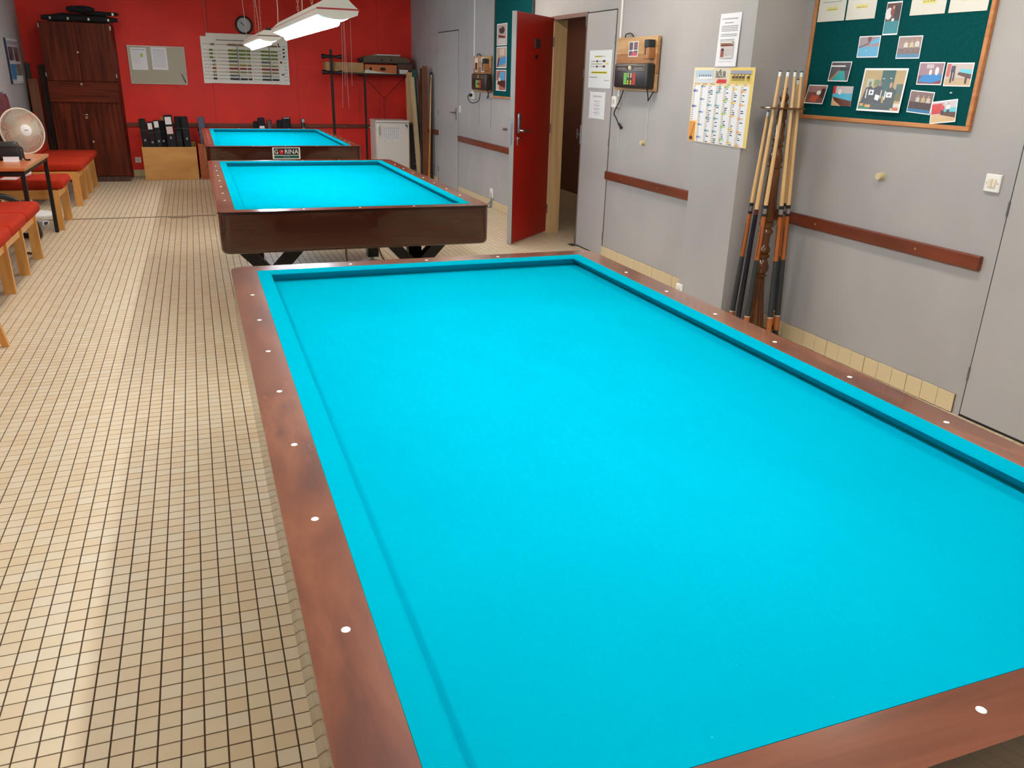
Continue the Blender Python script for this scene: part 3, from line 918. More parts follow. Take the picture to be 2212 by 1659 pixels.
pics = [
 # y_left, z_low, w, h, tilt, curl, label, shapes
 (1.737, 1.771, 0.100, 0.157, 0, 0, 'tall photograph of a player leaning over a turquoise table, top middle of the pinboard',
  [('r', (90, 52, 50), 0, (0, 0.4, 1, 1)), ('r', (0, 128, 140), 1, (0, 0, 1, 0.42)), ('e', (216, 214, 218), 2, (0.2, 0.66, 0.24, 0.2)), ('e', (132, 60, 56), 3, (0.45, 0.72, 0.14, 0.13)), ('e', SKIN, 4, (0.5, 0.86, 0.09, 0.06)), ('r', (50, 34, 40), 2, (0.62, 0.42, 1, 0.9)), ('e', (226, 222, 222), 4, (0.56, 0.45, 0.1, 0.05))]),
 (1.894, 1.665, 0.152, 0.106, 0, 0, 'photograph of a bright blue table corner seen close up, left of the top middle',
  [('r', (150, 130, 138), 0, (0, 0, 1, 1)), ('r', (70, 162, 206), 1, (0, 0, 1, 0.5)), ('p', (70, 172, 214), 2, [(0.55, 0.7), (0.98, 0.98), (1, 0.72), (0.62, 0.62)]), ('p', (96, 36, 36), 2, [(0.4, 1), (0.62, 1), (0.55, 0.72), (0.45, 0.72)]), ('p', (92, 76, 84), 3, [(0, 0.5), (0.5, 0.72), (0.52, 0.64), (0, 0.42)]), ('e', (230, 226, 228), 4, (0.42, 0.3, 0.02, 0.03))]),
 (1.619, 1.657, 0.152, 0.106, 0, 0, 'hazy brown photograph of three players behind a table, right of the top middle',
  [('r', (150, 124, 118), 0, (0, 0, 1, 1)), ('r', (62, 124, 166), 2, (0, 0, 1, 0.18)), ('r', (112, 88, 84), 1, (0, 0.16, 1, 0.45))] + man(0.35, 0.3, 0.55, (206, 196, 190), (120, 96, 92)) + man(0.6, 0.3, 0.55, (196, 180, 130), (120, 96, 92)) + man(0.84, 0.3, 0.6, (206, 196, 190), (120, 96, 92))),
 (2.075, 1.543, 0.156, 0.103, 0, 0.012, 'curling photograph of a long green table, left side of the pinboard',
  [('r', (70, 60, 66), 0, (0, 0, 1, 1)), ('p', (0, 150, 152), 1, [(0.15, 0), (0.9, 0), (0.75, 0.52), (0.5, 0.55)]), ('p', (150, 110, 84), 2, [(0, 0), (0.15, 0), (0.5, 0.55), (0.42, 0.55)]), ('r', (216, 214, 220), 2, (0.0, 0.76, 0.75, 0.84)), ('r', (40, 38, 46), 2, (0.5, 0.55, 1, 0.72))]),
 (2.235, 1.42, 0.157, 0.102, 0, 0.022, 'curling photograph of a reddish table end, lower left corner of the pinboard',
  [('r', (110, 66, 62), 0, (0, 0, 1, 1)), ('r', (150, 110, 108), 1, (0, 0.62, 1, 1)), ('p', (176, 76, 48), 2, [(0.2, 0.1), (0.6, 0.05), (0.75, 0.42), (0.3, 0.46)]), ('r', (60, 32, 34), 2, (0.78, 0.3, 1, 0.85)), ('e', (226, 220, 222), 3, (0.65, 0.6, 0.12, 0.13))]),
 (2.031, 1.415, 0.152, 0.104, 0, 0, 'photograph of a table end with a brown side, without border, bottom left',
  [('r', (188, 178, 182), 0, (-0.03, 0.4, 1.03, 1.05)), ('p', (74, 174, 206), 1, [(-0.03, 0.45), (1.03, 0.25), (1.03, 0.66), (0.2, 0.66), (-0.03, 0.56)]), ('p', (96, 44, 30), 2, [(-0.03, 0.45), (1.03, 0.25), (1.03, -0.05), (0.5, -0.05), (0.1, 0.25)]), ('p', (196, 164, 130), 1, [(-0.03, -0.05), (0.5, -0.05), (0.1, 0.25), (-0.03, 0.4)]), ('r', (190, 40, 40), 2, (-0.03, 0.62, 0.12, 1.05)), ('e', (222, 214, 216), 3, (0.35, 0.74, 0.09, 0.16))]),
 (1.816, 1.398, 0.298, 0.214, 0, 0.014, 'largest photograph on the pinboard, three players holding plaques and trophies',
  [('r', (176, 150, 98), 0, (0, 0, 1, 1)), ('r', (0, 76, 72), 1, (0.44, 0.35, 0.76, 1)), ('r', (172, 188, 160), 1, (0.1, 0.55, 0.26, 0.78)), ('r', (96, 122, 74), 1, (0.29, 0.6, 0.42, 0.76)), ('r', (60, 88, 78), 1, (0.84, 0.42, 0.99, 0.66)), ('r', (96, 88, 44), 1, (0.86, 0.24, 1, 0.42)),
   ('r', (40, 44, 40), 1, (0, 0, 0.8, 0.18)), ('p', (0, 122, 84), 3, [(0, 0), (0.34, 0), (0.2, 0.06), (0, 0.09)]), ('r', (206, 150, 78), 3, (0.02, 0.08, 0.12, 0.15)), ('r', (216, 160, 84), 3, (0.16, 0.05, 0.3, 0.12)), ('r', (206, 200, 184), 2, (0.8, 0.02, 1, 0.18)), ('r', (196, 92, 52), 3, (0.86, 0.0, 0.99, 0.08)),
   ('p', (22, 24, 26), 3, [(0.03, 0.16), (0.36, 0.16), (0.33, 0.5), (0.22, 0.6), (0.1, 0.55)]), ('p', (30, 32, 36), 2, [(0.3, 0.16), (0.55, 0.16), (0.54, 0.55), (0.42, 0.62), (0.3, 0.55)]), ('p', (30, 50, 40), 3, [(0.6, 0.05), (0.86, 0.05), (0.86, 0.5), (0.72, 0.6), (0.6, 0.48)]),
   ('e', (120, 92, 78), 4, (0.19, 0.65, 0.035, 0.07)), ('e', (150, 108, 92), 4, (0.44, 0.66, 0.035, 0.07)), ('e', (176, 132, 112), 4, (0.71, 0.63, 0.038, 0.075)),
   ('r', (232, 232, 236), 5, (0.2, 0.37, 0.32, 0.5)), ('e', (60, 60, 64), 6, (0.26, 0.435, 0.03, 0.035)), ('p', (232, 232, 236), 5, [(0.37, 0.26), (0.47, 0.23), (0.49, 0.36), (0.38, 0.39)]), ('r', (232, 232, 236), 5, (0.64, 0.32, 0.78, 0.45)), ('e', (120, 120, 124), 6, (0.71, 0.38, 0.035, 0.03)),
   ('r', (216, 216, 206), 5, (0.13, 0.28, 0.155, 0.52)), ('r', (216, 216, 206), 5, (0.5, 0.28, 0.52, 0.5)), ('r', (226, 226, 216), 5, (0.6, 0.26, 0.625, 0.48)), ('r', (196, 206, 186), 2, (0.47, 0.78, 0.53, 0.80)), ('r', (196, 206, 186), 2, (0.65, 0.79, 0.7, 0.81))]),
 (1.455, 1.536, 0.152, 0.104, 0, 0, 'photograph of a vivid blue table before a reddish wall, upper right of the pinboard',
  [('r', (150, 116, 126), 0, (0, 0.4, 1, 1)), ('r', (130, 62, 72), 0, (0, 0, 1, 0.4)), ('p', (0, 124, 196), 1, [(0.04, 0.1), (0.62, 0.05), (0.98, 0.2), (0.96, 0.48), (0.16, 0.42)]), ('e', (226, 220, 224), 2, (0.5, 0.56, 0.06, 0.14)), ('e', (226, 220, 224), 2, (0.76, 0.62, 0.08, 0.2)), ('r', (190, 176, 186), 1, (0.3, 0.75, 0.6, 0.95))]),
 (1.291, 1.532, 0.153, 0.105, 0, 0, 'photograph of a player in dark trousers by a table, right edge of the pinboard',
  [('r', (196, 178, 172), 0, (0, 0.3, 1, 1)), ('r', (196, 168, 134), 0, (0, 0, 1, 0.32)), ('r', (196, 92, 82), 1, (0, 0.4, 0.15, 1)), ('p', (104, 196, 212), 1, [(0.5, 0.6), (1, 0.5), (1, 0.72), (0.55, 0.78)]), ('p', (90, 56, 46), 2, [(0.45, 0.5), (1, 0.3), (1, 0.52), (0.5, 0.62)]), ('r', (80, 48, 40), 2, (0.78, 0.08, 0.86, 0.4)), ('r', (46, 52, 84), 3, (0.18, 0.6, 0.34, 0.9)), ('r', (30, 30, 36), 3, (0.2, 0.12, 0.26, 0.62)), ('r', (30, 30, 36), 3, (0.3, 0.2, 0.35, 0.62))]),
 (1.484, 1.405, 0.150, 0.106, R(3), 0, 'brown photograph of three players standing behind a blue edge, lower right of the pinboard',
  [('r', (128, 104, 100), 0, (0, 0, 1, 1)), ('r', (50, 120, 168), 2, (0, 0, 1, 0.16)), ('r', (84, 62, 60), 1, (0, 0.14, 1, 0.5))] + man(0.36, 0.32, 0.52, (196, 188, 182), (76, 58, 58)) + man(0.6, 0.3, 0.55, (190, 170, 120), (76, 58, 58)) + man(0.83, 0.3, 0.55, (200, 190, 184), (76, 58, 58))),
 (1.322, 1.355, 0.149, 0.104, R(-7.5), 0.004, 'tilted photograph with a red wall and beige floor, bottom right corner of the pinboard',
  [('r', (196, 190, 198), 0, (0, 0.4, 1, 1)), ('r', (206, 176, 130), 0, (0, 0, 1, 0.4)), ('r', (196, 40, 36), 1, (0, 0.42, 0.45, 0.92)), ('p', (92, 196, 212), 2, [(0.4, 0.5), (1, 0.42), (1, 0.66), (0.5, 0.68)]), ('p', (84, 46, 36), 2, [(0.38, 0.36), (1, 0.16), (1, 0.44), (0.4, 0.52)])] + man(0.45, 0.4, 0.5, (196, 60, 70), (40, 36, 40)) + man(0.68, 0.42, 0.5, (222, 214, 216), (40, 36, 40))),
]
for yl, zl, w_, h_, tilt, curl, lab, sh in pics:
    sheet('photograph', lab, 'photograph', RW(yl - 0.019, zl, 0.0145), RWR, w_, h_, photo(sh, 0.03, 0.045), W_, tilt, 0.0006, curl, 'photographs on the large pinboard', 0.3)
# plastic-sleeved papers along the top
for yl, w_, lab in ((2.248, 0.213, 'leftmost sleeved notice at the top of the pinboard, yellow highlighted line'), (2.022, 0.211, 'second sleeved notice from the left at the top of the pinboard, wavy glossy sleeve'),
                    (1.578, 0.212, 'third sleeved notice from the left at the top of the pinboard'), (1.345, 0.212, 'rightmost sleeved notice at the top of the pinboard')):
    sh = [('r', (216, 208, 130), 0, (0.32, 0.18 + 0.02 * (yl > 2), 0.72, 0.27))] + words(0.34, 0.7, 0.21, 0.02, (170, 160, 90), 1)
    for k in range(9):
        sh += words(0.15, 0.85, 0.36 + k * 0.06, 0.012, (120, 120, 120), 0)
    sheet('sleeved_notice', lab, 'notice', RW(yl - 0.019, 1.856, 0.0145), RWR, w_, 0.27, sh, (214, 212, 204), 0, 0.0012, 0, 'notices in plastic sleeves on the pinboard', 0.15)
bm = new(); cyl(bm, (0, 0, 0), (0, -0.008, 0), 0.004, 0.003, 10)
tag(obj('push_pin', bm, WHITE, None, RW(1.216, 1.503, 0.0145), RWR), 'lone white push pin in the felt above the bottom right photograph', 'push pin')

# ---- small fittings on the near wall
def wall_knob(label, y, z):
    bm = new()
    for a, b, r0, r1 in ((0, 0.008, 0.021, 0.021), (0.008, 0.014, 0.015, 0.015), (0.014, 0.032, 0.020, 0.018)):
        cyl(bm, (0, -a, 0), (0, -b, 0), r0, r1, 16)
    tag(obj('door_stop', bm, M((206, 190, 150), 0.5, name='ivory_plastic'), None, RW(y, z), RWR, True), label, 'door stop', 'ivory round door stops')
wall_knob('round ivory door stop on the wall below the large pinboard', 1.56, 1.075)
wall_knob('round ivory door stop on the wall below the nearer scoreboard', 4.09, 1.05)
def wall_switch(label, y, z, w_=0.08, h_=0.08, frame=None, name='light_switch', rocker=True, mat=WHITE, d=0.012):
    t = thing(name, label, 'switch' if rocker else 'socket', RW(y, z) if frame is None else frame[0], RWR if frame is None else frame[1])
    obj('plate', bbox(-w_ / 2, w_ / 2, -d, 0, -h_ / 2, h_ / 2, 0.004, 2), mat, t)
    if rocker:
        for s_ in (-1, 1):
            obj('rocker', bbox(s_ * 0.0105 - 0.0095, s_ * 0.0105 + 0.0095, -d - 0.005, -d + 0.001, -0.02, 0.02, 0.002, 1), M((222, 212, 190), 0.4), t)
            bm = new(); cyl(bm, (s_ * 0.029, -d, 0), (s_ * 0.029, -d - 0.0015, 0), 0.003, seg=8)
            obj('screw', bm, M((180, 170, 150), 0.4, 0.4), t)
    else:
        bm = new(); cyl(bm, (0, -d - 0.0004, 0), (0, -d + 0.002, 0), w_ * 0.26, seg=18)
        obj('outlet', bm, M((214, 210, 204), 0.4), t)
        for s_ in (-1, 1):
            bm = new(); cyl(bm, (s_ * 0.009, -d - 0.0008, 0), (s_ * 0.009, -d, 0), 0.0028, seg=8)
            obj('contact_hole', bm, M((30, 30, 30), 0.6), t)
    return t
wall_switch('white double light switch beside the near grey door', 0.893, 1.12)
wall_switch('small white switch beside the handle of the far grey door', 8.94, 1.10, 0.05, 0.085, None, 'wall_switch')
wall_switch('white socket low on the column, just above the near table rail', 0, 0, 0.075, 0.075, ((XC, 2.845, 0.165), COLR), 'wall_socket', False)
wall_switch('white socket low on the wall beside the open red door', 7.655, 0.178, 0.10, 0.115, None, 'wall_socket', False)
bm = new(); tube(bm, smoothpts([(0.0, -0.012, 0), (0.005, -0.014, -0.05), (-0.005, -0.03, -0.11), (-0.05, -0.09, -0.168), (-0.14, -0.12, -0.17)], 6), 0.010, 8)
tag(obj('grey_conduit', bm, M((150, 146, 140), 0.5), None, RW(7.65, 0.178), RWR, True), 'short grey flexible conduit below the low socket by the red door', 'conduit')
wall_switch('white socket low on the red wall beside the cue case crate', 0, 0, 0.08, 0.08, ((-1.684, YB, 0.236), 0), 'wall_socket', False)

# ---- papers on the closed door leaf
rnd = random.Random(3)
YEL = (214, 206, 40)
sh = [('r', YEL, 0, (0.24, 0.82, 0.56, 0.855))] + words(0.25, 0.72, 0.83, 0.014, (90, 90, 40), 1, 0.8, rnd)
for i, v in enumerate((0.70, 0.63, 0.56)):
    sh += words(0.08, 0.62, v, 0.018, (110, 110, 116), 0, 0.85, rnd)
    if i != 1:
        sh += [('r', (60, 24, 26), 1, (0.33, v - 0.02, 0.39, v + 0.04)), ('r', (86, 34, 40), 1, (0.62, v - 0.015, 0.73, v + 0.04))]
    else:
        sh += [('r', YEL, 1, (0.33, v - 0.01, 0.40, v + 0.03)), ('r', YEL, 1, (0.76, v - 0.005, 0.87, v + 0.035))]
sh += [('r', YEL, 0, (0.12, 0.385, 0.83, 0.44))] + words(0.14, 0.82, 0.40, 0.022, (92, 92, 30), 1, 0.85, rnd) + words(0.04, 0.42, 0.275, 0.018, (80, 80, 84), 0, 0.85, rnd) + words(0.72, 0.95, 0.195, 0.016, (120, 120, 124), 0, 0.85, rnd)
sheet('scoring_notice', 'larger white notice with yellow highlighted lines on the closed grey door leaf', 'notice', RW(5.14, 1.447, 0.0095), RWR, 0.425, 0.308, sh, (222, 228, 230))
sh = []
for i in range(8):
    v = 0.64 - i * 0.072
    sh += words(0.34 if i % 2 else 0.30, 0.66 if i % 2 else 0.70, v, 0.018 if i % 2 == 0 else 0.012, (90, 90, 96) if i % 2 == 0 else (150, 150, 156), 0, 0.85, rnd)
hp = sheet('hours_notice', 'smaller white notice taped below the highlighted one on the grey door leaf', 'notice', RW(5.09, 1.19, 0.0095), RWR, 0.298, 0.224, sh, (228, 230, 234))
text('Horaires du billard', hp, 0.026, 0.149, -0.0042, 0.188, (110, 112, 120), sx=0.85)
for a, b in ((0.0, 0.0), (0.298, 0.0), (0.0, 0.224), (0.298, 0.224)):
    obj('tape', bbox(a - 0.012, a + 0.012, -0.0042, -0.0034, b - 0.006, b + 0.006), M((216, 216, 210), 0.3), hp)

# ---- electronic scoreboards on pine boards
def scoreboard(label, yl, z0, bw, bh, cards, box_x, box_z, box_w, box_h, cup_x):
    t = thing('scoreboard', label, 'scoreboard', RW(yl, z0), RWR, 'black scoring consoles on pine boards')
    # three glued pine planks
    hs = (bh * 0.32, bh * 0.36, bh * 0.32); z = 0
    for k, hh in enumerate(hs):
        m = [PINE, wood('pine_red', [(0.3, (132, 84, 46)), (0.5, (164, 112, 66)), (0.75, (176, 128, 82))], 'x', 14, 0.12, 0.5, 0.0, 1.2), PINE][k]
        obj('plank', bbox(0, bw, -0.04, -0.012, z + 0.0005, z + hh - 0.0005, 0.002, 1), m, t); z += hh
    obj('batten', bbox(0.05, bw - 0.05, -0.012, 0, bh * 0.3, bh * 0.36), BOARD_DARK, t)
    c = obj('console', bbox(box_x, box_x + box_w, -0.115, -0.04, box_z, box_z + box_h, 0.016, 3), M((34, 31, 30), 0.35, name='console_plastic'), t, smooth=True)
    yy = -0.1155
    g = (150, 130, 104)
    sh = []
    for a, b in ((0.06, 0.40), (0.58, 0.92)):
        sh += [('r', g, 0, (a, 0.90, b, 0.912)), ('r', g, 0, (a, 0.72, b, 0.732))] + words(a + 0.05, b - 0.03, 0.77, 0.05, (112, 100, 84), 0, 0.8, rnd)
    sh += [('r', g, 0, (0.06, 0.72, 0.066, 0.912)), ('r', g, 0, (0.914, 0.72, 0.92, 0.912)), ('e', (206, 190, 130), 1, (0.468, 0.83, 0.022, 0.085)), ('e', (190, 172, 112), 1, (0.512, 0.81, 0.026, 0.095)), ('e', (40, 34, 30), 2, (0.512, 0.80, 0.010, 0.04))]
    panel('console_print', c, box_w, box_h, sh, yy, box_x, box_z, 0.3)
    kw, kh = box_w * 0.042, box_h * 0.082
    for col_i, cx in enumerate((0.335, 0.382, 0.445, 0.535, 0.605, 0.652)):
        for row in range(5):
            if col_i in (2, 3):
                if row == 2: continue
                kc = (176, 170, 128) if row > 2 else (196, 172, 74)
            else:
                kc = (108, 190, 76) if col_i < 2 else (178, 50, 48)
            x = box_x + cx * box_w; z = box_z + (0.14 + row * 0.095) * box_h
            obj('key', bbox(x, x + kw, yy - 0.003, yy, z, z + kh), M(kc, 0.5), c)
    for cx, cz, cw, chh, sp in cards:
        cdo = obj('photo_card', bbox(cx, cx + cw, -0.0412, -0.0402, cz, cz + chh), M((232, 230, 230), 0.4), t)
        panel('print', cdo, cw, chh, sp, -0.0412, cx, cz, 0.3)
    # chalk holder: small wooden cup with a dark chalk block on a string
    cup = obj('chalk_holder', bbox(cup_x, cup_x + 0.075, -0.10, -0.04, bh * 0.585, bh * 0.79, 0.004, 1), wood('holder_wood', [(0.3, (140, 92, 54)), (0.7, (172, 118, 74))], 'z', 14, 0.2, 0.5), t)
    obj('holder_slot', bbox(cup_x + 0.02, cup_x + 0.034, -0.1012, -0.099, bh * 0.66, bh * 0.79), M((60, 26, 16), 0.6), cup)
    obj('chalk_block', bbox(cup_x + 0.01, cup_x + 0.075, -0.105, -0.045, bh * 0.79, bh * 0.93, 0.006, 2), M((34, 44, 46), 0.6), cup)
    # cables
    bm = new(); tube(bm, smoothpts([(bw * 0.14, -0.02, bh), (bw * 0.16, -0.02, bh + 0.025), (bw * 0.28, -0.02, bh + 0.03), (bw * 0.36, -0.02, bh)], 6), 0.005, 8)
    obj('cable', bm, BLACK, t, smooth=True)
    bm = new(); tube(bm, smoothpts([(box_x + box_w * 0.9, -0.07, box_z), (box_x + box_w * 0.92, -0.06, box_z - 0.07), (bw - 0.07, -0.04, box_z - 0.085), (bw - 0.03, -0.02, box_z - 0.01)], 6), 0.005, 8)
    obj('cable', bm, BLACK, t, smooth=True)
    return t
starcard = [('r', (70, 54, 60), 0, (0.06, 0.05, 0.94, 0.95)), ('p', (196, 40, 56), 1, [(0.25, 0.05), (0.94, 0.05), (0.8, 0.28), (0.45, 0.3)]), ('p', (216, 210, 216), 1, [(0.06, 0.36), (0.94, 0.4), (0.94, 0.46), (0.06, 0.42)]), ('p', (220, 214, 220), 2, [(0.46, 0.3), (0.54, 0.3), (0.56, 0.95), (0.46, 0.95)]), ('p', (110, 60, 70), 1, [(0.56, 0.5), (0.94, 0.6), (0.94, 0.95), (0.7, 0.95)]), ('e', (240, 236, 240), 3, (0.5, 0.42, 0.07, 0.06))]
s2 = scoreboard('black scoring console on a pine board nearer the camera, beside the door notices', 4.582, 1.44, 0.645, 0.40, [(0.20, 0.255, 0.155, 0.112, starcard)], 0.115, 0.02, 0.53, 0.184, 0.545)
blue = [('r', (228, 226, 228), 0, (0.02, 0.02, 0.98, 0.98)), ('r', (50, 30, 34), 1, (0.12, 0.35, 0.88, 0.66)), ('r', (70, 150, 190), 2, (0.12, 0.06, 0.88, 0.42))]
red = [('r', (228, 226, 228), 0, (0.02, 0.02, 0.98, 0.98)), ('r', (60, 28, 28), 1, (0.12, 0.06, 0.88, 0.66)), ('r', (120, 120, 120), 2, (0.12, 0.06, 0.88, 0.2))]
s1 = scoreboard('black scoring console on a pine board farther away, beside the small pinboard', 8.30, 1.338, 0.585, 0.40, [(0.06, 0.225, 0.105, 0.16, red), (0.30, 0.225, 0.105, 0.16, blue)], 0.15, 0.022, 0.52, 0.184, 0.50)

# white conduits coming down to the scoreboards, sockets and plugs
def conduit(label, y, z0, z1, w_=0.022):
    tag(obj('cable_conduit', bbox(-w_ / 2, w_ / 2, -0.012, 0, z0, z1, 0.002, 1), WHITE, None, RW(y, 0), RWR), label, 'conduit', 'white vertical cable conduits')
conduit('white vertical cable conduit above the nearer scoreboard', 4.60, 1.842, ZC - 0.002)
conduit('white vertical cable conduit above the farther scoreboard', 8.37, 1.75, ZC - 0.002)
conduit('short white cable conduit between the nearer scoreboard and its socket', 4.56, 1.38, 1.438)
def block_socket(label, y, z):
    t = thing('wall_socket', label, 'socket', RW(y, z), RWR, 'surface mounted sockets under the scoreboards')
    obj('case', bbox(-0.04, 0.04, -0.045, 0, -0.045, 0.045, 0.006, 2), WHITE, t, smooth=True)
    bm = new(); cyl(bm, (0, -0.0455, 0), (0, -0.044, 0), 0.022, seg=18)
    obj('outlet', bm, M((190, 188, 182), 0.5), t)
    return t
block_socket('white surface socket under the nearer scoreboard, cord hanging loose beside it', 4.575, 1.345)
t = block_socket('white surface socket under the farther scoreboard with a black plug in it', 8.325, 1.292)
bm = bbox(-0.02, 0.02, -0.085, -0.046, -0.018, 0.018, 0.006, 2)
tag(obj('plug', bm, BLACK, None, RW(8.325, 1.292), RWR), 'black plug pushed into the socket under the farther scoreboard', 'plug')
bm = new(); tube(bm, smoothpts([(0, -0.085, 0), (0.0, -0.10, -0.03), (0.08, -0.08, -0.09), (0.20, -0.03, -0.06), (0.24, -0.02, 0.03)], 6), 0.005, 8)
tag(obj('power_cord', bm, BLACK, None, RW(8.325, 1.292), RWR, True), 'black cord looping from the plug under the farther scoreboard', 'cord')
bm = new(); tube(bm, smoothpts([(0.1, -0.02, 1.438), (0.07, -0.035, 1.35), (0.02, -0.05, 1.26), (0.02, -0.03, 1.22), (0.06, -0.02, 1.17), (0.09, -0.018, 1.15)], 6), 0.005, 8)
cyl(bm, (0.055, -0.02, 1.175), (0.105, -0.018, 1.14), 0.009, 0.012, 10)
tag(obj('power_cord', bm, BLACK, None, RW(4.56, 0), RWR, True), 'black cord with a loose plug hanging under the nearer scoreboard', 'cord')
for y, z0, z1, lab in ((4.52, 0.93, 1.42, 'left of the two'), (4.06, 0.93, 1.40, 'right of the two')):
    tag(obj('wall_batten', bbox(-0.006, 0.006, -0.004, 0, z0, z1, 0.001, 1), M((186, 183, 181), 0.55), None, RW(y, 0), RWR), lab + ' thin grey cable strips below the nearer scoreboard', 'cable strip', 'thin grey cable strips')
for y, z0, z1, lab in ((8.18, 0.94, 1.27, 'left of the two'), (7.74, 0.93, 1.28, 'right of the two')):
    tag(obj('wall_batten', bbox(-0.006, 0.006, -0.004, 0, z0, z1, 0.001, 1), M((150, 146, 144), 0.55), None, RW(y, 0), RWR), lab + ' thin grey cable strips below the farther scoreboard', 'cable strip', 'thin grey cable strips')

# ---- small teal pinboard behind the red door
PB2 = thing('pinboard', 'teal pinboard partly hidden behind the open red door', 'pinboard', RW(7.625, 1.285), RWR)
obj('felt', bbox(0.02, 1.13, -0.014, -0.002, 0.02, 1.18), TEAL, PB2)
for a in ((0, 1.15, 0, 0.022), (0, 1.15, 1.178, 1.2), (0, 0.022, 0.022, 1.178), (1.128, 1.15, 0.022, 1.178)):
    obj('frame_bar', bbox(a[0], a[1], -0.024, 0, a[2], a[3], 0.004, 2), FRAMEWOOD if a[3] < 0.03 else M((60, 60, 54), 0.5), PB2)
for z, lab, sh in ((1.846, 'topmost of the three photographs on the pinboard behind the red door',
     [('r', (176, 160, 156), 0, (0, 0, 1, 1)), ('e', (60, 50, 60), 1, (0.5, 0.72, 0.3, 0.18)), ('p', (110, 60, 54), 2, [(0.1, 0.5), (0.9, 0.4), (0.8, 0.3), (0.2, 0.36)]), ('r', (196, 190, 190), 1, (0.1, 0.02, 0.9, 0.3)), ('e', SKIN, 3, (0.4, 0.86, 0.07, 0.06))]),
    (1.608, 'middle one of the three photographs on the pinboard behind the red door',
     [('r', (176, 150, 130), 0, (0, 0, 1, 1)), ('p', (54, 144, 200), 1, [(0, 0), (1, 0.2), (1, 0.55), (0.3, 0.45)]), ('p', (110, 50, 40), 2, [(0, 0), (0.15, 0), (0.35, 0.45), (0.2, 0.5)]), ('r', (206, 190, 180), 1, (0.3, 0.6, 0.8, 0.95))]),
    (1.365, 'lowest of the three photographs on the pinboard behind the red door',
     [('r', (160, 96, 84), 0, (0, 0, 1, 1)), ('p', (80, 160, 204), 1, [(0.2, 0.45), (0.9, 0.5), (0.9, 0.95), (0.4, 0.95)]), ('p', (84, 30, 26), 2, [(0.1, 0.3), (1, 0.1), (1, 0.5), (0.2, 0.5)]), ('r', (216, 196, 176), 1, (0, 0, 0.3, 0.5)), ('e', (216, 210, 210), 3, (0.35, 0.55, 0.12, 0.1))])):
    sheet('photograph', lab, 'photograph', RW(7.54, z, 0.0145), RWR, 0.325, 0.225, photo(sh, 0.04, 0.04), W_, 0, 0.0006, 0, 'photographs on the pinboard behind the red door', 0.3)
bm = new(); cyl(bm, (0, 0, 0), (0, -0.012, 0), 0.012, 0.010, 14); cyl(bm, (0, -0.012, 0), (0, -0.05, 0), 0.016, 0.016, 14)
tag(obj('door_stop', bm, STEEL, None, RW(7.19, 0.957), RWR, True), 'metal door stop on the wall just left of the open red door', 'door stop')

# ---- column: notice and wall calendar
rnd = random.Random(11)
sh = [('r', (228, 228, 234), 0, (0.02, 0.02, 0.98, 0.98)), ('e', (60, 40, 40), 1, (0.13, 0.90, 0.02, 0.012))] + words(0.2, 0.86, 0.885, 0.022, (150, 150, 156), 1, 0.85, rnd) + words(0.26, 0.66, 0.815, 0.016, (110, 110, 116), 1, 0.85, rnd)
for v in (0.755, 0.725, 0.695, 0.665, 0.60, 0.57, 0.50, 0.47, 0.44):
    sh += words(0.12, 0.90 if v > 0.5 else 0.8, v, 0.014, (120, 120, 126), 1, 0.88, rnd)
sh += words(0.16, 0.82, 0.085, 0.010, (170, 160, 150), 1, 0.88, rnd)
cn = sheet('column_notice', 'white notice with a pinned plastic badge above the calendar on the column', 'notice', (XC, 2.70, 1.611), COLR, 0.215, 0.297, sh, (226, 226, 232), 0, 0.0008, 0.006)
bd = obj('badge', bbox(0.045, 0.175, -0.013, -0.009, 0.045, 0.125, 0.002, 1), M((206, 200, 194), 0.15), cn)
panel('badge_print', bd, 0.13, 0.08, [('r', (150, 90, 84), 0, (0.06, 0.1, 0.32, 0.68)), ('e', (70, 50, 50), 1, (0.19, 0.62, 0.09, 0.12)), ('r', (190, 184, 180), 0, (0.38, 0.2, 0.94, 0.7)), ('r', (130, 124, 124), 1, (0.42, 0.22, 0.6, 0.26)), ('r', (150, 70, 56), 0, (0.0, 0.86, 1.0, 1.0))], -0.0132, 0.045, 0.045, 0.15)
bm = new(); cyl(bm, (0.055, -0.016, 0.132), (0.165, -0.016, 0.132), 0.008, seg=12)
obj('badge_clip', bm, M((220, 206, 190), 0.15, 0.7), cn, smooth=True)

CALW, CALH = 0.64, 0.45
bm = bbox(0, CALW, -0.003, -0.001, 0, CALH)
calobj = obj('wall_calendar', bm, M((238, 214, 170), 0.45, name='calendar_card'), None, (XC - 0.001, 2.932, 1.156), COLR)
tag(calobj, 'yellow and white wall calendar with horse pictures pinned to the column', 'calendar')
sh = [('r', (226, 196, 84), 0, (0.62, 0.80, 0.995, 0.995)), ('r', (214, 206, 186), 0, (0.34, 0.80, 0.62, 0.995)), ('r', (226, 204, 110), 0, (0.955, 0.0, 0.995, 0.80)),
      ('r', (176, 196, 214), 1, (0.025, 0.80, 0.345, 0.965)), ('r', (206, 212, 220), 2, (0.025, 0.80, 0.345, 0.87)),
      ('r', (150, 150, 170), 1, (0.635, 0.915, 0.965, 0.965)), ('r', (214, 190, 90), 1, (0.635, 0.80, 0.965, 0.92)),
      ('r', (222, 150, 56), 1, (0.005, 0.005, 0.115, 0.275)), ('p', (130, 40, 30), 2, [(0.045, 0.07), (0.055, 0.07), (0.105, 0.255), (0.095, 0.255)]), ('e', (40, 34, 34), 2, (0.055, 0.045, 0.032, 0.028)),
      ('p', (204, 28, 34), 2, [(0.40, 0.80), (0.575, 0.80), (0.575, 0.85), (0.43, 0.85)]), ('e', (60, 30, 26), 2, (0.46, 0.965, 0.012, 0.010))]
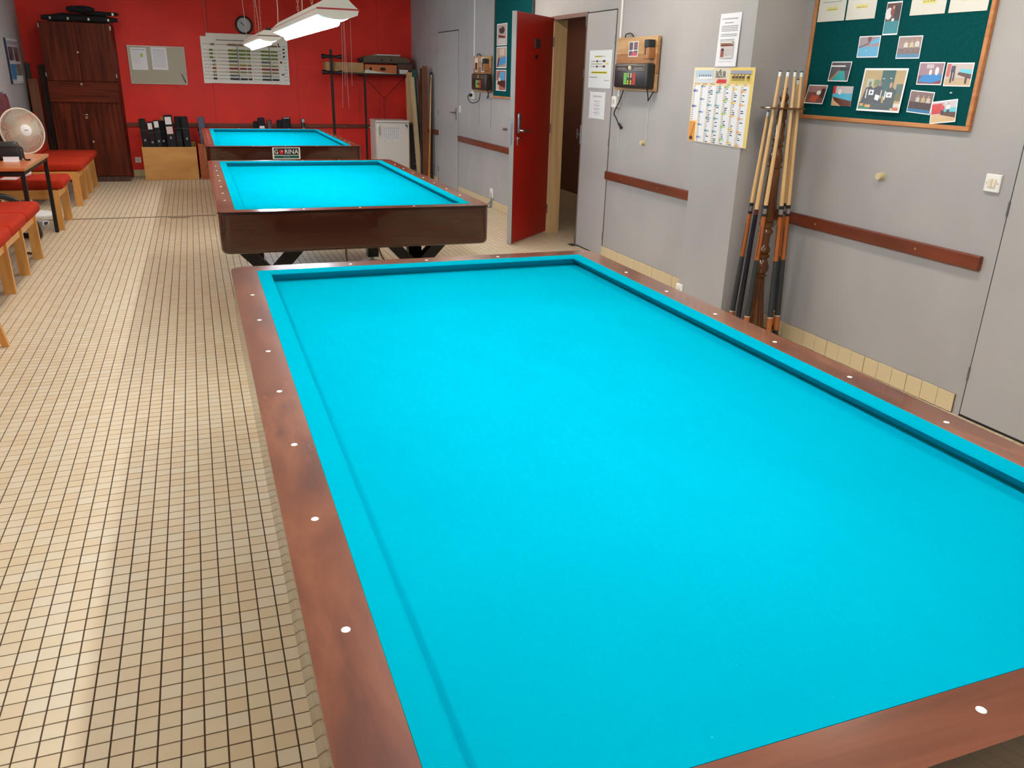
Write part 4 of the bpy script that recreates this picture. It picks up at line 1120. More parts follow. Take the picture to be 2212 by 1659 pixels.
for k in range(6):
    u = 0.12 + k * 0.038
    sh += [('e', (232, 234, 238), 3, (u, 0.865, 0.02, 0.02)), ('p', (60, 64, 70), 4, [(u - 0.02, 0.885), (u - 0.005, 0.875), (u - 0.008, 0.905), (u - 0.02, 0.91)]), ('r', (196, 200, 206), 3, (u - 0.014, 0.825, u - 0.009, 0.855)), ('r', (196, 200, 206), 3, (u + 0.008, 0.825, u + 0.013, 0.855))]
for k in range(5):
    u = 0.68 + k * 0.052 + (0.025 if k == 4 else 0)
    sh += [('e', (86, 46, 30), 3, (u, 0.880, 0.025, 0.017)), ('p', (70, 36, 24), 4, [(u + 0.01, 0.885), (u + 0.022, 0.88), (u + 0.028, 0.912), (u + 0.018, 0.915)])] + [('r', (76, 40, 28), 3, (u + dx, 0.832, u + dx + 0.005, 0.872)) for dx in (-0.02, -0.006, 0.008, 0.02)]
colc = [(48, 66, 150), (80, 110, 170), (60, 124, 156), (84, 140, 156), (134, 186, 80), (222, 176, 60), (216, 150, 80)]
for c in range(7):
    u0 = 0.022 + c * 0.134; u1 = u0 + 0.122
    v0 = 0.29 if c == 0 else 0.008
    sh += [('r', (232, 234, 240), 1, (u0, v0, u1, 0.765))]
    days = 16 if c == 0 else 31
    dv = (0.765 - v0) / days
    off = (2, 0, 3, 3, 0, 1, 2)[c]
    for d in range(days):
        v = 0.765 - (d + 1) * dv
        if d % 7 == off % 7:
            a = colc[c]
            sh += [('r', a, 2, (u0, v, u0 + 0.03, v + dv)), ('r', tuple(int(x * 0.6 + 235 * 0.4) for x in a), 2, (u0 + 0.03, v, u0 + 0.06, v + dv)), ('r', tuple(int(x * 0.3 + 235 * 0.7) for x in a), 2, (u0 + 0.06, v, u0 + 0.085, v + dv))]
        else:
            sh += [('r', (70, 70, 78), 2, (u0 + 0.006, v + dv * 0.25, u0 + 0.014, v + dv * 0.75)), ('r', (96, 96, 104), 2, (u0 + 0.019, v + dv * 0.25, u0 + 0.027, v + dv * 0.75))]
            if c > 1 and rnd.random() < 0.5:
                sh += [('r', (30, 30, 34), 3, (u0 + 0.034, v + dv * 0.2, u0 + 0.034 + rnd.uniform(0.012, 0.05), v + dv * 0.7))]
panel('calendar_print', calobj, CALW, CALH, sh, -0.0033, 0, 0, 0.5)
text('B\u00d8UR', calobj, 0.056, 0.302, -0.0056, 0.408, (48, 42, 40), sx=0.72)
for c, mname in enumerate(('DEC. 2017', 'JANVIER', 'F\u00c9VRIER', 'MARS', 'AVRIL', 'MAI', 'JUIN')):
    text(mname, calobj, 0.014, CALW * (0.022 + c * 0.134 + 0.06), -0.0056, CALH * 0.782, (110, 84, 60))

# ------------------------------------------------------------------ cue stand with cues
AX, AY = 2.33, 2.165
CS = thing('cue_stand', 'turned dark wooden cue stand in the corner beside the column', 'cue stand', (AX, AY, 0))
bm = new(); lathe(bm, [(0.17, 0.0), (0.172, 0.02), (0.165, 0.04), (0.155, 0.046), (0.06, 0.05)], 40)
obj('base', bm, WALNUT, CS, smooth=True)
bm = new()
lathe(bm, [(0.058, 0.05), (0.066, 0.075), (0.06, 0.13), (0.044, 0.26), (0.033, 0.37), (0.030, 0.405), (0.041, 0.41), (0.041, 0.418), (0.03, 0.424), (0.044, 0.445), (0.046, 0.47), (0.034, 0.505), (0.03, 0.515), (0.042, 0.53), (0.042, 0.54),
           (0.03, 0.548), (0.042, 0.566), (0.04, 0.58), (0.028, 0.6), (0.031, 0.66), (0.043, 0.678), (0.04, 0.69), (0.03, 0.70), (0.044, 0.72), (0.044, 0.735), (0.034, 0.742), (0.042, 0.75), (0.044, 0.79), (0.041, 0.9), (0.036, 1.04), (0.034, 1.055), (0.043, 1.06), (0.043, 1.068), (0.034, 1.075),
           (0.042, 1.10), (0.036, 1.14), (0.026, 1.17), (0.036, 1.182), (0.024, 1.195), (0.034, 1.215), (0.034, 1.23), (0.026, 1.25), (0.03, 1.30), (0.022, 1.32), (0.03, 1.335), (0.026, 1.388), (0.03, 1.41), (0.02, 1.425), (0.028, 1.45), (0.012, 1.478), (0.010, 1.482), (0.014, 1.492), (0.012, 1.502), (0.002, 1.508)], 28)
obj('post', bm, WALNUT, CS, smooth=True)
bm = new(); lathe(bm, [(0.03, 1.386), (0.122, 1.388), (0.126, 1.392), (0.122, 1.397), (0.03, 1.398)], 40)
obj('top_disc', bm, WALNUT, CS, smooth=True)
er, ef = Vector((0.937, -0.348, 0)), Vector((0.348, 0.937, 0))
SHAFT = wood('maple_shaft', [(0.3, (206, 166, 112)), (0.7, (226, 190, 138))], 'z', 20, 0.05, 0.3)
BUTT = wood('cue_butt', [(0.3, (150, 78, 36)), (0.7, (190, 110, 54))], 'z', 20, 0.05, 0.25, 0.2)
def cue(label, b, tp, kind, length=1.54):
    p0 = Vector((AX, AY, 0.053)) + er * b[0] - ef * b[1]
    p1 = Vector((AX, AY, 1.392)) + er * tp[0] - ef * tp[1]
    d = (p1 - p0).normalized()
    t = thing('billiard_cue', label, 'cue', p0, 0, 'billiard cues in the cue stand')
    t.rotation_euler = d.to_track_quat('Z', 'Y').to_euler()
    def rad(z):
        return 0.0175 - 0.0095 * (z / length)
    def seg(name, z0, z1, mat, k=1.0):
        bm = new(); cyl(bm, (0, 0, z0), (0, 0, z1), rad(z0) * k, rad(z1) * k, 14)
        return obj(name, bm, mat, t, smooth=True)
    seg('bumper', 0, 0.035, BLACK, 0.95)
    if kind == 'dark':
        seg('butt', 0.035, 0.74, M((20, 22, 34), 0.25, name='navy_lacquer'))
        seg('collar', 0.74, 0.77, M((90, 30, 20), 0.3))
        seg('shaft', 0.77, length - 0.03, SHAFT)
    else:
        seg('butt_sleeve', 0.035, 0.125, BUTT)
        seg('ring', 0.125, 0.13, M((220, 214, 200), 0.3))
        seg('grip', 0.13, 0.475, M((44, 46, 48), 0.7, name='cue_wrap'), 1.03)
        f = seg('forearm', 0.475, 0.735, BUTT)
        for a in range(3):
            bm = new(); an = a * 2.1 + 3.9
            o_ = Vector((math.cos(an), math.sin(an), 0))
            pts = [o_ * rad(0.5 + 0.02 * i) + Vector((0, 0, 0.5 + 0.022 * i)) for i in range(9)]
            tube(bm, pts, 0.0018, 5)
            obj('inlay', bm, BLACK, f)
        seg('joint_ring', 0.735, 0.75, BLACK, 1.08)
        seg('joint_collar', 0.75, 0.78, M((190, 192, 196), 0.2, 0.9), 1.08)
        seg('joint_ring', 0.78, 0.80, BLACK, 1.08)
        seg('shaft', 0.80, length - 0.03, SHAFT)
    seg('ferrule', length - 0.03, length - 0.006, M((226, 232, 230), 0.4, name='ferrule'), 1.0)
    seg('tip', length - 0.006, length, M((26, 60, 76), 0.8, name='chalked_tip'), 1.0)
cue('leftmost cue, its butt just showing behind the navy cue', (-0.149, 0.0), (-0.080, 0.0), 'light', 1.325)
cue('navy lacquered cue without a metal ring, second from the left', (-0.128, 0.075), (-0.066, 0.05), 'dark')
cue('cue leaning just left of the stand post, in front of it', (-0.085, 0.122), (-0.030, 0.080), 'light')
cue('cue leaning just right of the stand post, in front of it', (0.060, 0.137), (0.022, 0.083), 'light')
cue('cue half hidden behind the rightmost cue', (0.140, -0.045), (0.080, -0.02), 'light', 1.50)
cue('rightmost cue of the stand, nearest the wall rail', (0.122, 0.085), (0.074, 0.040), 'light')

# ------------------------------------------------------------------ back wall: boards, clock, score abacus
wb = thing('whiteboard', 'small greyish board with two white sheets, left on the red wall', 'notice board', (-1.64, YB, 1.283))
obj('surface', bbox(0.01, 0.74, -0.016, -0.002, 0.01, 0.498), M((178, 170, 150), 0.3, name='board_surface'), wb)
for a in ((0, 0.75, 0, 0.012), (0, 0.75, 0.496, 0.508), (0, 0.012, 0.012, 0.496), (0.738, 0.75, 0.012, 0.496)):
    obj('frame_bar', bbox(a[0], a[1], -0.022, 0, a[2], a[3], 0.002, 1), M((190, 180, 172), 0.3, 0.5, name='aluminium'), wb)
for x in (0.06, 0.64):
    bm = new(); cyl(bm, (x, -0.012, -0.016), (x, -0.012, 0.0), 0.006, seg=8)
    obj('bracket', bm, STEEL, wb)
rnd = random.Random(5)
sh = words(0.1, 0.9, 0.9, 0.02, (120, 120, 124), 0, 0.85, rnd) + [('r', (160, 196, 40), 1, (0.60, 0.58, 0.75, 0.74))]
for k in range(10):
    sh += words(0.12, 0.55, 0.84 - k * 0.06, 0.01, (190, 190, 194), 0, 0.85, rnd)
sheet('ruled_sheet', 'left white sheet with a green sticky note on the small greyish board', 'sheet', (-1.60, YB - 0.016, 1.47), 0, 0.205, 0.292, sh)
sh = []
for k in range(15):
    sh += words(0.1, 0.9, 0.9 - k * 0.055, 0.014, (150, 150, 156), 0, 0.85, rnd)
sheet('ruled_sheet', 'right white sheet full of lines on the small greyish board', 'sheet', (-1.335, YB - 0.016, 1.477), 0, 0.205, 0.297, sh)
bm = new(); cyl(bm, (-0.962, YB - 0.024, 1.426), (-0.915, YB - 0.024, 1.312), 0.006, 0.005, 10); cyl(bm, (-0.935, YB - 0.024, 1.36), (-0.915, YB - 0.024, 1.312), 0.0075, 0.0075, 10)
tag(obj('marker_pen', bm, M((40, 46, 60), 0.4), None, None, 0, True), 'dark pen clipped at the right edge of the small greyish board', 'pen')

# wall clock
ck = thing('wall_clock', 'round black rimmed wall clock above the bead scoreboard', 'clock', (-0.048, YB, 2.113))
bm = new(); tube(bm, [(0.108 * math.cos(2 * math.pi * i / 40), -0.02, 0.112 * math.sin(2 * math.pi * i / 40)) for i in range(40)], 0.014, 10, True)
obj('rim', bm, BLACK, ck, smooth=True)
bm = new(); cyl(bm, (0, 0, 0), (0, -0.018, 0), 0.108, seg=40)
face = obj('dial', bm, M((196, 198, 206), 0.4, name='dial'), ck)
for k in range(12):
    a = k * math.pi / 6; bm = new(); p = Vector((math.sin(a), 0, math.cos(a)))
    beam(bm, p * 0.084 + Vector((0, -0.019, 0)), p * 0.096 + Vector((0, -0.019, 0)), 0.004, 0.001, (0, 1, 0))
    obj('hour_mark', bm, M((90, 92, 100), 0.5), face)
for nm, a, l, wd in (('hour_hand', R(-58), 0.055, 0.007), ('minute_hand', R(-42), 0.085, 0.005), ('second_hand', R(130), 0.08, 0.0018)):
    bm = new(); p = Vector((math.sin(a), 0, math.cos(a)))
    beam(bm, p * -0.015 + Vector((0, -0.021, 0)), p * l + Vector((0, -0.021, 0)), wd, 0.002, (0, 1, 0))
    obj(nm, bm, BLACK, ck)

# bead scoreboard
ab = thing('bead_scoreboard', 'large white bead scoreboard with rows of coloured beads on the red wall', 'scoreboard', (-0.665, YB - 0.004, 1.312))
WB_ = M((246, 242, 234), 0.5, name='board_white')
obj('side_panel', bbox(0, 0.10, -0.018, 0, 0.0, 0.635, 0.003, 1), WB_, ab)
obj('side_panel', bbox(1.06, 1.213, -0.018, 0, 0.0, 0.655, 0.003, 1), WB_, ab)
obj('back_panel', bbox(0.08, 1.075, -0.026, 0, 0.004, 0.68, 0.003, 1), WB_, ab)
for x in (0.205, 0.60, 0.685):
    obj('divider', bbox(x - 0.009, x + 0.009, -0.044, -0.026, 0.03, 0.61, 0.002, 1), WB_, ab)
for x in (0.495, 0.945):
    obj('slot_bar', bbox(x - 0.006, x + 0.006, -0.040, -0.026, 0.05, 0.545, 0.001, 1), M((150, 150, 154), 0.4), ab)
obj('top_slat', bbox(0.215, 0.592, -0.036, -0.026, 0.585, 0.595), M((110, 104, 98), 0.5), ab)
rowz = [0.53, 0.455, 0.405, 0.355, 0.308, 0.258, 0.210, 0.162, 0.116, 0.068]
rowc = [(150, 116, 84), (128, 146, 36), (120, 140, 30), (120, 140, 30), (120, 116, 110), (176, 160, 84), (166, 36, 34), (170, 156, 96), (128, 126, 120), (14, 13, 14)]
bm = new(); lathe(bm, [(0.004, -0.0125), (0.011, -0.009), (0.0155, 0.0), (0.011, 0.009), (0.004, 0.0125)], 10)
bead_meshes = {}
bm.free()
names = ['PARTIE', '1 BANDE', '2 BANDE', '3 BANDE', 'DIRECT', 'LIBRE', 'ROUGE', 'CADRE', 'GAGNANT', 'GAUCHE']
for k, (z, c) in enumerate(zip(rowz, rowc)):
    bm = new(); cyl(bm, (0.09, -0.038, z), (1.065, -0.038, z), 0.0025, seg=6)
    rod = obj('rod', bm, M((120, 112, 104), 0.4, 0.4), ab)
    bm = new(); lathe(bm, [(0.004, -0.0125), (0.011, -0.009), (0.0155, 0.0), (0.011, 0.009), (0.004, 0.0125)], 10)
    bme = bpy.data.meshes.new('bead'); bm.to_mesh(bme); bm.free(); bme.materials.append(M(c, 0.35, name='bead_paint'))
    alt = None
    if k in (4, 8):
        bm = new(); lathe(bm, [(0.004, -0.0125), (0.011, -0.009), (0.0155, 0.0), (0.011, 0.009), (0.004, 0.0125)], 10)
        alt = bpy.data.meshes.new('bead'); bm.to_mesh(alt); bm.free(); alt.materials.append(M((222, 220, 212), 0.35, name='bead_white'))
    xs0 = 0.135 if k in (0, 4, 5, 6, 7, 8, 9) else 0.108
    runs = [(xs0, 2, False), (0.365, 5, False), (0.512, 4, True), (0.625, 2, True), (0.82, 5, False), (0.962, 4, True)]
    for x0, n, second in runs:
        for i in range(n):
            o = shared('bead', alt if (alt and second) else bme, rod, (x0 + (i + 0.5) * 0.0245, -0.038, z), (0, R(90), 0))
    text(names[k], ab, 0.022, 0.05, -0.0186, z, (96, 92, 92), sx=0.75)
    text(names[k], ab, 0.022, 1.165, -0.0186, z, (96, 92, 92), sx=0.75)
text('L', ab, 0.065, 1.09, -0.0186, 0.545, (16, 16, 16), bold=0.004)
for z in (0.47, 0.42, 0.37):
    obj('tally_mark', bbox(1.135, 1.165, -0.0192, -0.018, z + 0.012, z + 0.034), M((24, 22, 22), 0.5), ab)
    for j in range(3 if z < 0.4 else 2):
        bm = new(); beam(bm, (1.083 + j * 0.022, -0.019, z - 0.012), (1.097 + j * 0.022, -0.019, z + 0.012), 0.004, 0.001, (0, 1, 0))
        obj('tally_mark', bm, M((60, 56, 54), 0.5), ab)
obj('red_marker', bbox(1.088, 1.118, -0.0192, -0.018, 0.298, 0.328), M((130, 22, 24), 0.4), ab)
obj('dark_marker', bbox(1.10, 1.14, -0.0192, -0.018, 0.135, 0.155), M((60, 40, 34), 0.4), ab)
# hanging wires of the board
for x, lab in ((-0.57, 'thin pale cord holding the bead scoreboard at its left end'),):
    bm = new(); tube(bm, [(x, YB - 0.02, 1.985), (x, YB - 0.02, ZC)], 0.0035, 6)
    tag(obj('thin_cable', bm, M((196, 160, 150), 0.5), None), lab, 'cord')
# loose cords hanging in front of the shelf
for i, (xt, xb, zb) in enumerate(((1.255, 1.225, 1.02), (1.285, 1.275, 1.33), (1.30, 1.315, 1.02), (1.385, 1.375, 1.33))):
    bm = new(); tube(bm, smoothpts([(xt, YB - 0.62, ZC), (xt, YB - 0.62, 1.9), (xb, YB - 0.62, zb)], 4), 0.0035, 6)
    tag(obj('pull_cord', bm, M((206, 150, 140), 0.5), None), ('leftmost', 'second from the left', 'third from the left', 'rightmost')[i] + ' of four thin pale cords hanging by the shelf', 'cord', 'thin cords hanging near the shelf')

# ------------------------------------------------------------------ cabinet
CX0, CX1, CY, CH = -2.62, -1.772, 10.87, 2.03
cb = thing('cabinet', 'tall dark reddish brown wooden cabinet against the red back wall', 'cabinet', (0, 0, 0))
obj('carcass', bbox(CX0, CX1, CY + 0.02, YB - 0.012, 0.07, CH, 0.002, 1), CABINET, cb)
obj('plinth', bbox(CX0 + 0.005, CX1 - 0.003, CY + 0.012, CY + 0.03, 0, 0.07), BOARD_DARK, cb)
mid = (CX0 + CX1) / 2
def cdoor(name, x0, x1, z0, z1, m):
    return obj(name, bbox(x0 + 0.002, x1 - 0.002, CY, CY + 0.02, z0 + 0.002, z1 - 0.002, 0.002, 1), m, cb)
def knob(par, x, z, m=M((206, 176, 150), 0.25, 0.7, name='knob_metal')):
    bm = new(); lathe(bm, [(0.006, 0), (0.006, 0.012), (0.015, 0.02), (0.016, 0.028), (0.010, 0.035), (0.002, 0.037)], 14)
    for v in bm.verts:
        v.co = Vector((x + v.co.x, CY - v.co.z, z + v.co.y))
    obj('knob', bm, m, par, smooth=True)
d1 = cdoor('door', CX0, mid, 1.31, CH, CABINET); d2 = cdoor('door', mid, CX1, 1.31, CH, CABINET)
fl = cdoor('flap', CX0, CX1, 1.045, 1.305, CABINET_X)
d3 = cdoor('door', CX0, mid, 0.075, 1.02, CABINET); d4 = cdoor('door', mid, CX1, 0.075, 1.02, CABINET)
knob(d1, -2.203, 1.667); knob(fl, -2.215, 1.272); knob(d4, -2.175, 0.537)
bm = bbox(-2.23, -2.195, CY - 0.02, CY, 0.835, 0.865, 0.003, 1)
pk = obj('padlock', bm, M((190, 150, 96), 0.3, 0.8, name='brass'), d3)
bm = new(); tube(bm, smoothpts([(-2.225, CY - 0.01, 0.862), (-2.223, CY - 0.012, 0.885), (-2.212, CY - 0.012, 0.892), (-2.202, CY - 0.012, 0.885), (-2.20, CY - 0.01, 0.862)], 4), 0.0035, 6)
tube(bm, [(-2.25, CY - 0.004, 0.885), (-2.19, CY - 0.004, 0.885)], 0.005, 6)
obj('shackle', bm, CHROME, pk, smooth=True)
for z in (1.36, 1.95):
    for x in (CX0 + 0.004, CX1 - 0.004):
        obj('hinge', bbox(x - 0.006, x + 0.006, CY - 0.004, CY + 0.02, z, z + 0.05), STEEL, cb)
# long bags on the cabinet
def bag_roll(label, p0, p1, r, flat=0.7, bits=()):
    t = thing('cue_bag', label, 'bag', (0, 0, 0), 0, 'long black bags on top of the cabinet')
    bm = new(); n = 14
    P0, P1 = Vector(p0), Vector(p1)
    u, v, d = frame_of(P1 - P0)
    rings = []
    for i in range(n + 1):
        f = i / n
        rr = r * (0.55 + 0.45 * min(1, 6 * min(f, 1 - f) + 0.05)) * (1 + 0.10 * math.sin(9 * f + p0[0] * 7))
        c = P0.lerp(P1, f)
        ring = []
        for k in range(12):
            a = 2 * math.pi * k / 12
            o_ = u * math.cos(a) + v * math.sin(a)
            o_.z *= flat
            ring.append(bm.verts.new(c + o_ * rr))
        rings.append(ring)
    for a, b in zip(rings, rings[1:]):
        for k in range(12):
            j = (k + 1) % 12
            bm.faces.new((a[k], a[j], b[j], b[k]))
    bm.faces.new(rings[0][::-1]); bm.faces.new(rings[-1])
    zmin = min(v_.co.z for v_ in bm.verts)
    obj('sleeve', bm, BLACK_CLOTH, t, smooth=True)
    for f in bits:
        c = P0.lerp(P1, f); bm = bbox(c.x - 0.012, c.x + 0.012, c.y - r - 0.006, c.y - r + 0.004, c.z - 0.02, c.z + 0.012, 0.002, 1)
        obj('buckle', bm, M((176, 172, 164), 0.3, 0.5), t)
bag_roll('flat black bag lying along the front of the cabinet top, pale buckles on it', (-2.58, 10.98, CH + 0.047), (-1.68, 10.96, CH + 0.047), 0.06, 0.68, (0.12, 0.35, 0.62, 0.88))
bag_roll('lumpy black bag lying behind the buckled one on the cabinet', (-2.45, 11.12, CH + 0.066), (-1.78, 11.14, CH + 0.066), 0.075, 0.72, (0.3, 0.55))
bag_roll('short black bag on top of the other bags over the cabinet', (-2.28, 11.06, CH + 0.165), (-1.95, 11.04, CH + 0.165), 0.062, 0.7)
bag_roll('black bag end with a pale strap sticking out over the cabinet edge', (-1.99, 10.94, CH + 0.122), (-1.66, 10.94, CH + 0.118), 0.04, 0.6, (0.8,))

# boards leaning in the corner behind the cabinet
def leaning(name, label, p0, p1, wx, wy, m, up=(0, 1, 0), cat='board', group='boards leaning in the corners'):
    bm = new(); beam(bm, p0, p1, wx, wy, up)
    return tag(obj(name, bm, m), label, cat, group)
leaning('leaning_board', 'dark brown board with a pale edge leaning between left wall and cabinet', (-2.70, 11.20, 0.015), (-2.72, 11.38, 1.50), 0.10, 0.03, BOARD_DARK)
leaning('leaning_board', 'lower brown board leaning against the left wall beside the cabinet', (-2.815, 11.08, 0.015), (-2.84, 11.24, 1.32), 0.12, 0.03, BOARD_BROWN)
leaning('leaning_board', 'narrow dark board with a greenish top leaning against the left wall', (-2.88, 11.22, 0.012), (-2.89, 11.36, 1.52), 0.05, 0.04, M((44, 52, 40), 0.6))

# ------------------------------------------------------------------ cue cases in crates
cr = thing('case_crate', 'plain plywood crate full of black cue cases below the small board', 'crate', (-1.59, 10.98, 0))
for nm, a in (('front_panel', (0, 0.72, 0, 0.015, 0.0, 0.455)), ('back_panel', (0, 0.72, 0.385, 0.40, 0, 0.50)), ('side_panel', (0, 0.015, 0.015, 0.385, 0, 0.46)), ('side_panel', (0.705, 0.72, 0.015, 0.385, 0, 0.46)), ('bottom', (0.015, 0.705, 0.015, 0.385, 0, 0.012))):
    obj(nm, bbox(*a, 0.002, 1), PLY, cr)
def cue_case(label, x, y, top, lean, w_=0.075, d=0.06, tags=(), m=BLACK_CLOTH, z0=0.02, leany=0.05, group='cue cases standing in the crates'):
    t = thing('cue_case', label, 'cue case', (x, y, z0), 0, group)
    L = math.sqrt(lean ** 2 + leany ** 2 + (top - z0) ** 2)
    t.rotation_euler = (-math.atan2(leany, top - z0), math.atan2(lean, top - z0), 0)
    bm = bbox(-w_ / 2, w_ / 2, -d / 2, d / 2, 0, L, 0.014, 3)
    obj('shell', bm, m, t, smooth=True)
    bm = bbox(-w_ / 2 - 0.002, w_ / 2 + 0.002, -d / 2 - 0.002, d / 2 + 0.002, L * 0.80, L * 0.81, 0.001, 1)
    obj('lid_seam', bm, M((46, 46, 50), 0.5), t)
    for k, (zz, hh, c) in enumerate(tags):
        obj('name_tag', bbox(-w_ * 0.36, w_ * 0.36, -d / 2 - 0.003, -d / 2, L - zz - hh, L - zz, 0.001, 1), M(c, 0.4), t)
    obj('clasp', bbox(-0.012, 0.012, -d / 2 - 0.006, -d / 2, L * 0.62, L * 0.66, 0.002, 1), STEEL, t)
    return t
WT = (226, 222, 222)
cue_case('leftmost slim black cue case in the plywood crate, plain', -1.51, 11.07, 0.83, -0.04, 0.085)
cue_case('second black cue case in the plywood crate with one white tag', -1.42, 11.07, 0.79, -0.035, 0.08, 0.06, ((0.02, 0.085, WT),))
cue_case('third black cue case in the plywood crate with one white tag', -1.335, 11.07, 0.81, -0.035, 0.08, 0.06, ((0.015, 0.085, WT),))
cue_case('thin black cue case beside a brown one in the plywood crate', -1.28, 11.19, 0.80, -0.03, 0.08)
cue_case('tan topped cue case standing behind the others in the plywood crate', -1.25, 11.285, 0.84, -0.03, 0.08, 0.06, (), M((176, 122, 72), 0.6))
cue_case('tallest rounded black cue case in the plywood crate with two tags', -1.165, 11.07, 0.885, -0.045, 0.115, 0.075, ((0.03, 0.10, WT), (0.16, 0.10, (222, 190, 190))))
cue_case('plain black cue case right of the tallest one in the crate', -1.05, 11.18, 0.86, -0.035, 0.09)
cue_case('rightmost black cue case in the plywood crate', -0.955, 11.07, 0.865, -0.04, 0.095)
cue_case('small grey lumpy case low in the plywood crate', -1.06, 11.06, 0.66, -0.03, 0.08)

c2 = thing('case_crate', 'reddish wooden crate beside the far table, grey tube case in it', 'crate', (-0.845, 11.0, 0))
for nm, a in (('front_panel', (0, 0.40, 0, 0.015, 0.04, 0.50)), ('back_panel', (0, 0.40, 0.365, 0.38, 0.04, 0.50)), ('side_panel', (0, 0.015, 0.015, 0.365, 0.04, 0.50)), ('side_panel', (0.385, 0.40, 0.015, 0.365, 0.04, 0.50)), ('bottom', (0.0, 0.40, 0.0, 0.38, 0.02, 0.04)), ('foot_rail', (-0.01, 0.41, -0.01, 0.02, 0.0, 0.03))):
    obj(nm, bbox(*a, 0.002, 1), wood('crate_red', [(0.3, (146, 70, 36)), (0.7, (170, 88, 48))], 'z', 10, 0.1, 0.4, 0.1), c2)
cue_case('grey blue tube case standing in the reddish crate', -0.74, 11.1, 0.86, -0.03, 0.09, 0.09, (), mottled('grey_blue_cloth', (78, 84, 100), 0.1, 40, 0.7), 0.05, 0.06)
cue_case('short black case leaning out of the reddish crate to the left', -0.68, 11.23, 0.70, -0.12, 0.06, 0.06, ((0.05, 0.03, (200, 200, 200)),), BLACK_CLOTH, 0.05, 0.02)
cue_case('black case standing upright in the reddish crate beside the tube', -0.64, 11.1, 0.64, 0.0, 0.07, 0.06, (), BLACK_CLOTH, 0.05, 0.02)
# cases behind the far table, leaning on the rail
for lab, x, top, ln, w_, tg, m in (('black case with a white tag peeping over the far table, leftmost of three groups', 0.10, 0.86, -0.04, 0.10, ((0.12, 0.12, WT),), BLACK_CLOTH),
      ('low black case left of the tagged one behind the far table', 0.03, 0.80, -0.03, 0.09, (), BLACK_CLOTH),
      ('brown case top peeping over the far table', 0.215, 0.82, -0.03, 0.07, (), M((84, 48, 34), 0.5)),
      ('black case half hidden behind the broad one over the far table', 0.36, 0.82, -0.02, 0.09, (), BLACK_CLOTH),
      ('broad black case peeping over the far table, middle of the row', 0.45, 0.87, -0.03, 0.12, ((0.01, 0.012, (190, 190, 190)),), BLACK_CLOTH),
      ('narrow case with grey and yellow stripes peeping over the far table', 0.70, 0.845, -0.02, 0.055, ((0.01, 0.05, (170, 170, 174)), (0.14, 0.04, (206, 190, 110))), M((34, 32, 32), 0.5))):
    cue_case(lab, x, 11.0 if 'half' not in lab and 'low' not in lab and 'brown' not in lab else 11.16, top, ln, w_, 0.07, tg, m, 0.004, 0.10, 'cue cases behind the far table')

# ------------------------------------------------------------------ shelf rack with boxes
sr = thing('shelf_rack', 'black metal shelf rack loaded with boxes against the red wall', 'shelf', (0, 0, 0))
obj('shelf_board', bbox(1.30, 2.36, 10.98, 11.40, 1.492, 1.512, 0.002, 1), M((40, 34, 32), 0.5), sr)
for x, y in ((1.595, 11.0), (2.335, 11.0)):
    obj('post', bbox(x - 0.014, x + 0.014, y - 0.014, y + 0.014, 0, 1.492), BLACK_METAL, sr)
for x in (1.595, 2.335):
    obj('bracket_arm', bbox(x - 0.012, x + 0.012, 11.014, YB - 0.001, 1.468, 1.492), BLACK_METAL, sr)
bm = new()
for a, b in (((1.62, 1.49), (1.965, 1.15)), ((2.31, 1.49), (1.965, 1.15)), ((1.965, 1.15), (1.965, 0.55))):
    bm2 = new(); cyl(bm2, (a[0], 11.385, a[1]), (b[0], 11.385, b[1]), 0.004, seg=6)
    obj('brace_wire', bm2, M((46, 12, 12), 0.5), sr)
bm.free()
cp = thing('clamp_post', 'tall black post with two double ended clamps left of the shelf', 'post', (0, 0, 0))
obj('pole', bbox(1.094, 1.132, 10.995, 11.03, 0, 1.825), BLACK_METAL, cp)
for z in (1.725, 1.51):
    bm = new()
    for a, b, r0, r1 in ((-0.14, -0.09, 0.034, 0.034), (-0.09, 0.03, 0.026, 0.018), (0.03, 0.09, 0.016, 0.02), (0.09, 0.15, 0.022, 0.034)):
        cyl(bm, (1.113 + a, 10.985, z), (1.113 + b, 10.985, z), r0, r1, 14)
    obj('clamp', bm, BLACK, cp, smooth=True)
obj('pole_foot', bbox(1.02, 1.21, 10.93, 11.1, 0, 0.012), BLACK_METAL, cp)
o = obj('cardboard_box', bbox(1.04, 1.60, 11.06, 11.36, 1.5125, 1.655, 0.003, 1), CARD)
tag(o, 'long cardboard box overhanging the left end of the shelf', 'box')
obj('tape_strip', bbox(1.165, 1.172, 11.058, 11.062, 1.5125, 1.655), M((150, 112, 72), 0.5), o)
t = thing('wooden_case', 'orange wooden box with hand holes lying on the shelf', 'box', (0, 0, 0))
obj('panel', bbox(1.615, 2.10, 11.05, 11.33, 1.5135, 1.635, 0.003, 1), M((196, 112, 62), 0.5, name='orange_wood'), t)
for x, rx in ((1.70, 0.018), (1.885, 0.046)):
    bm = new(); pts = [(x + rx * math.cos(2 * math.pi * i / 18), 1.575 + 0.024 * math.sin(2 * math.pi * i / 18)) for i in range(18)]
    prism(bm, pts, 11.0485, 11.052, 'xz')
    obj('hand_hole', bm, M((44, 20, 14), 0.8), t)
o = tag(obj('brown_carton', bbox(2.115, 2.345, 11.06, 11.34, 1.5125, 1.655, 0.003, 1), M((92, 64, 52), 0.7, name='brown_card')), 'dark brown carton at the right end of the shelf', 'box')
o = tag(obj('white_carton', bbox(2.135, 2.255, 10.985, 11.045, 1.5125, 1.57, 0.004, 1), M((216, 212, 204), 0.6)), 'small white carton at the front of the shelf', 'box')
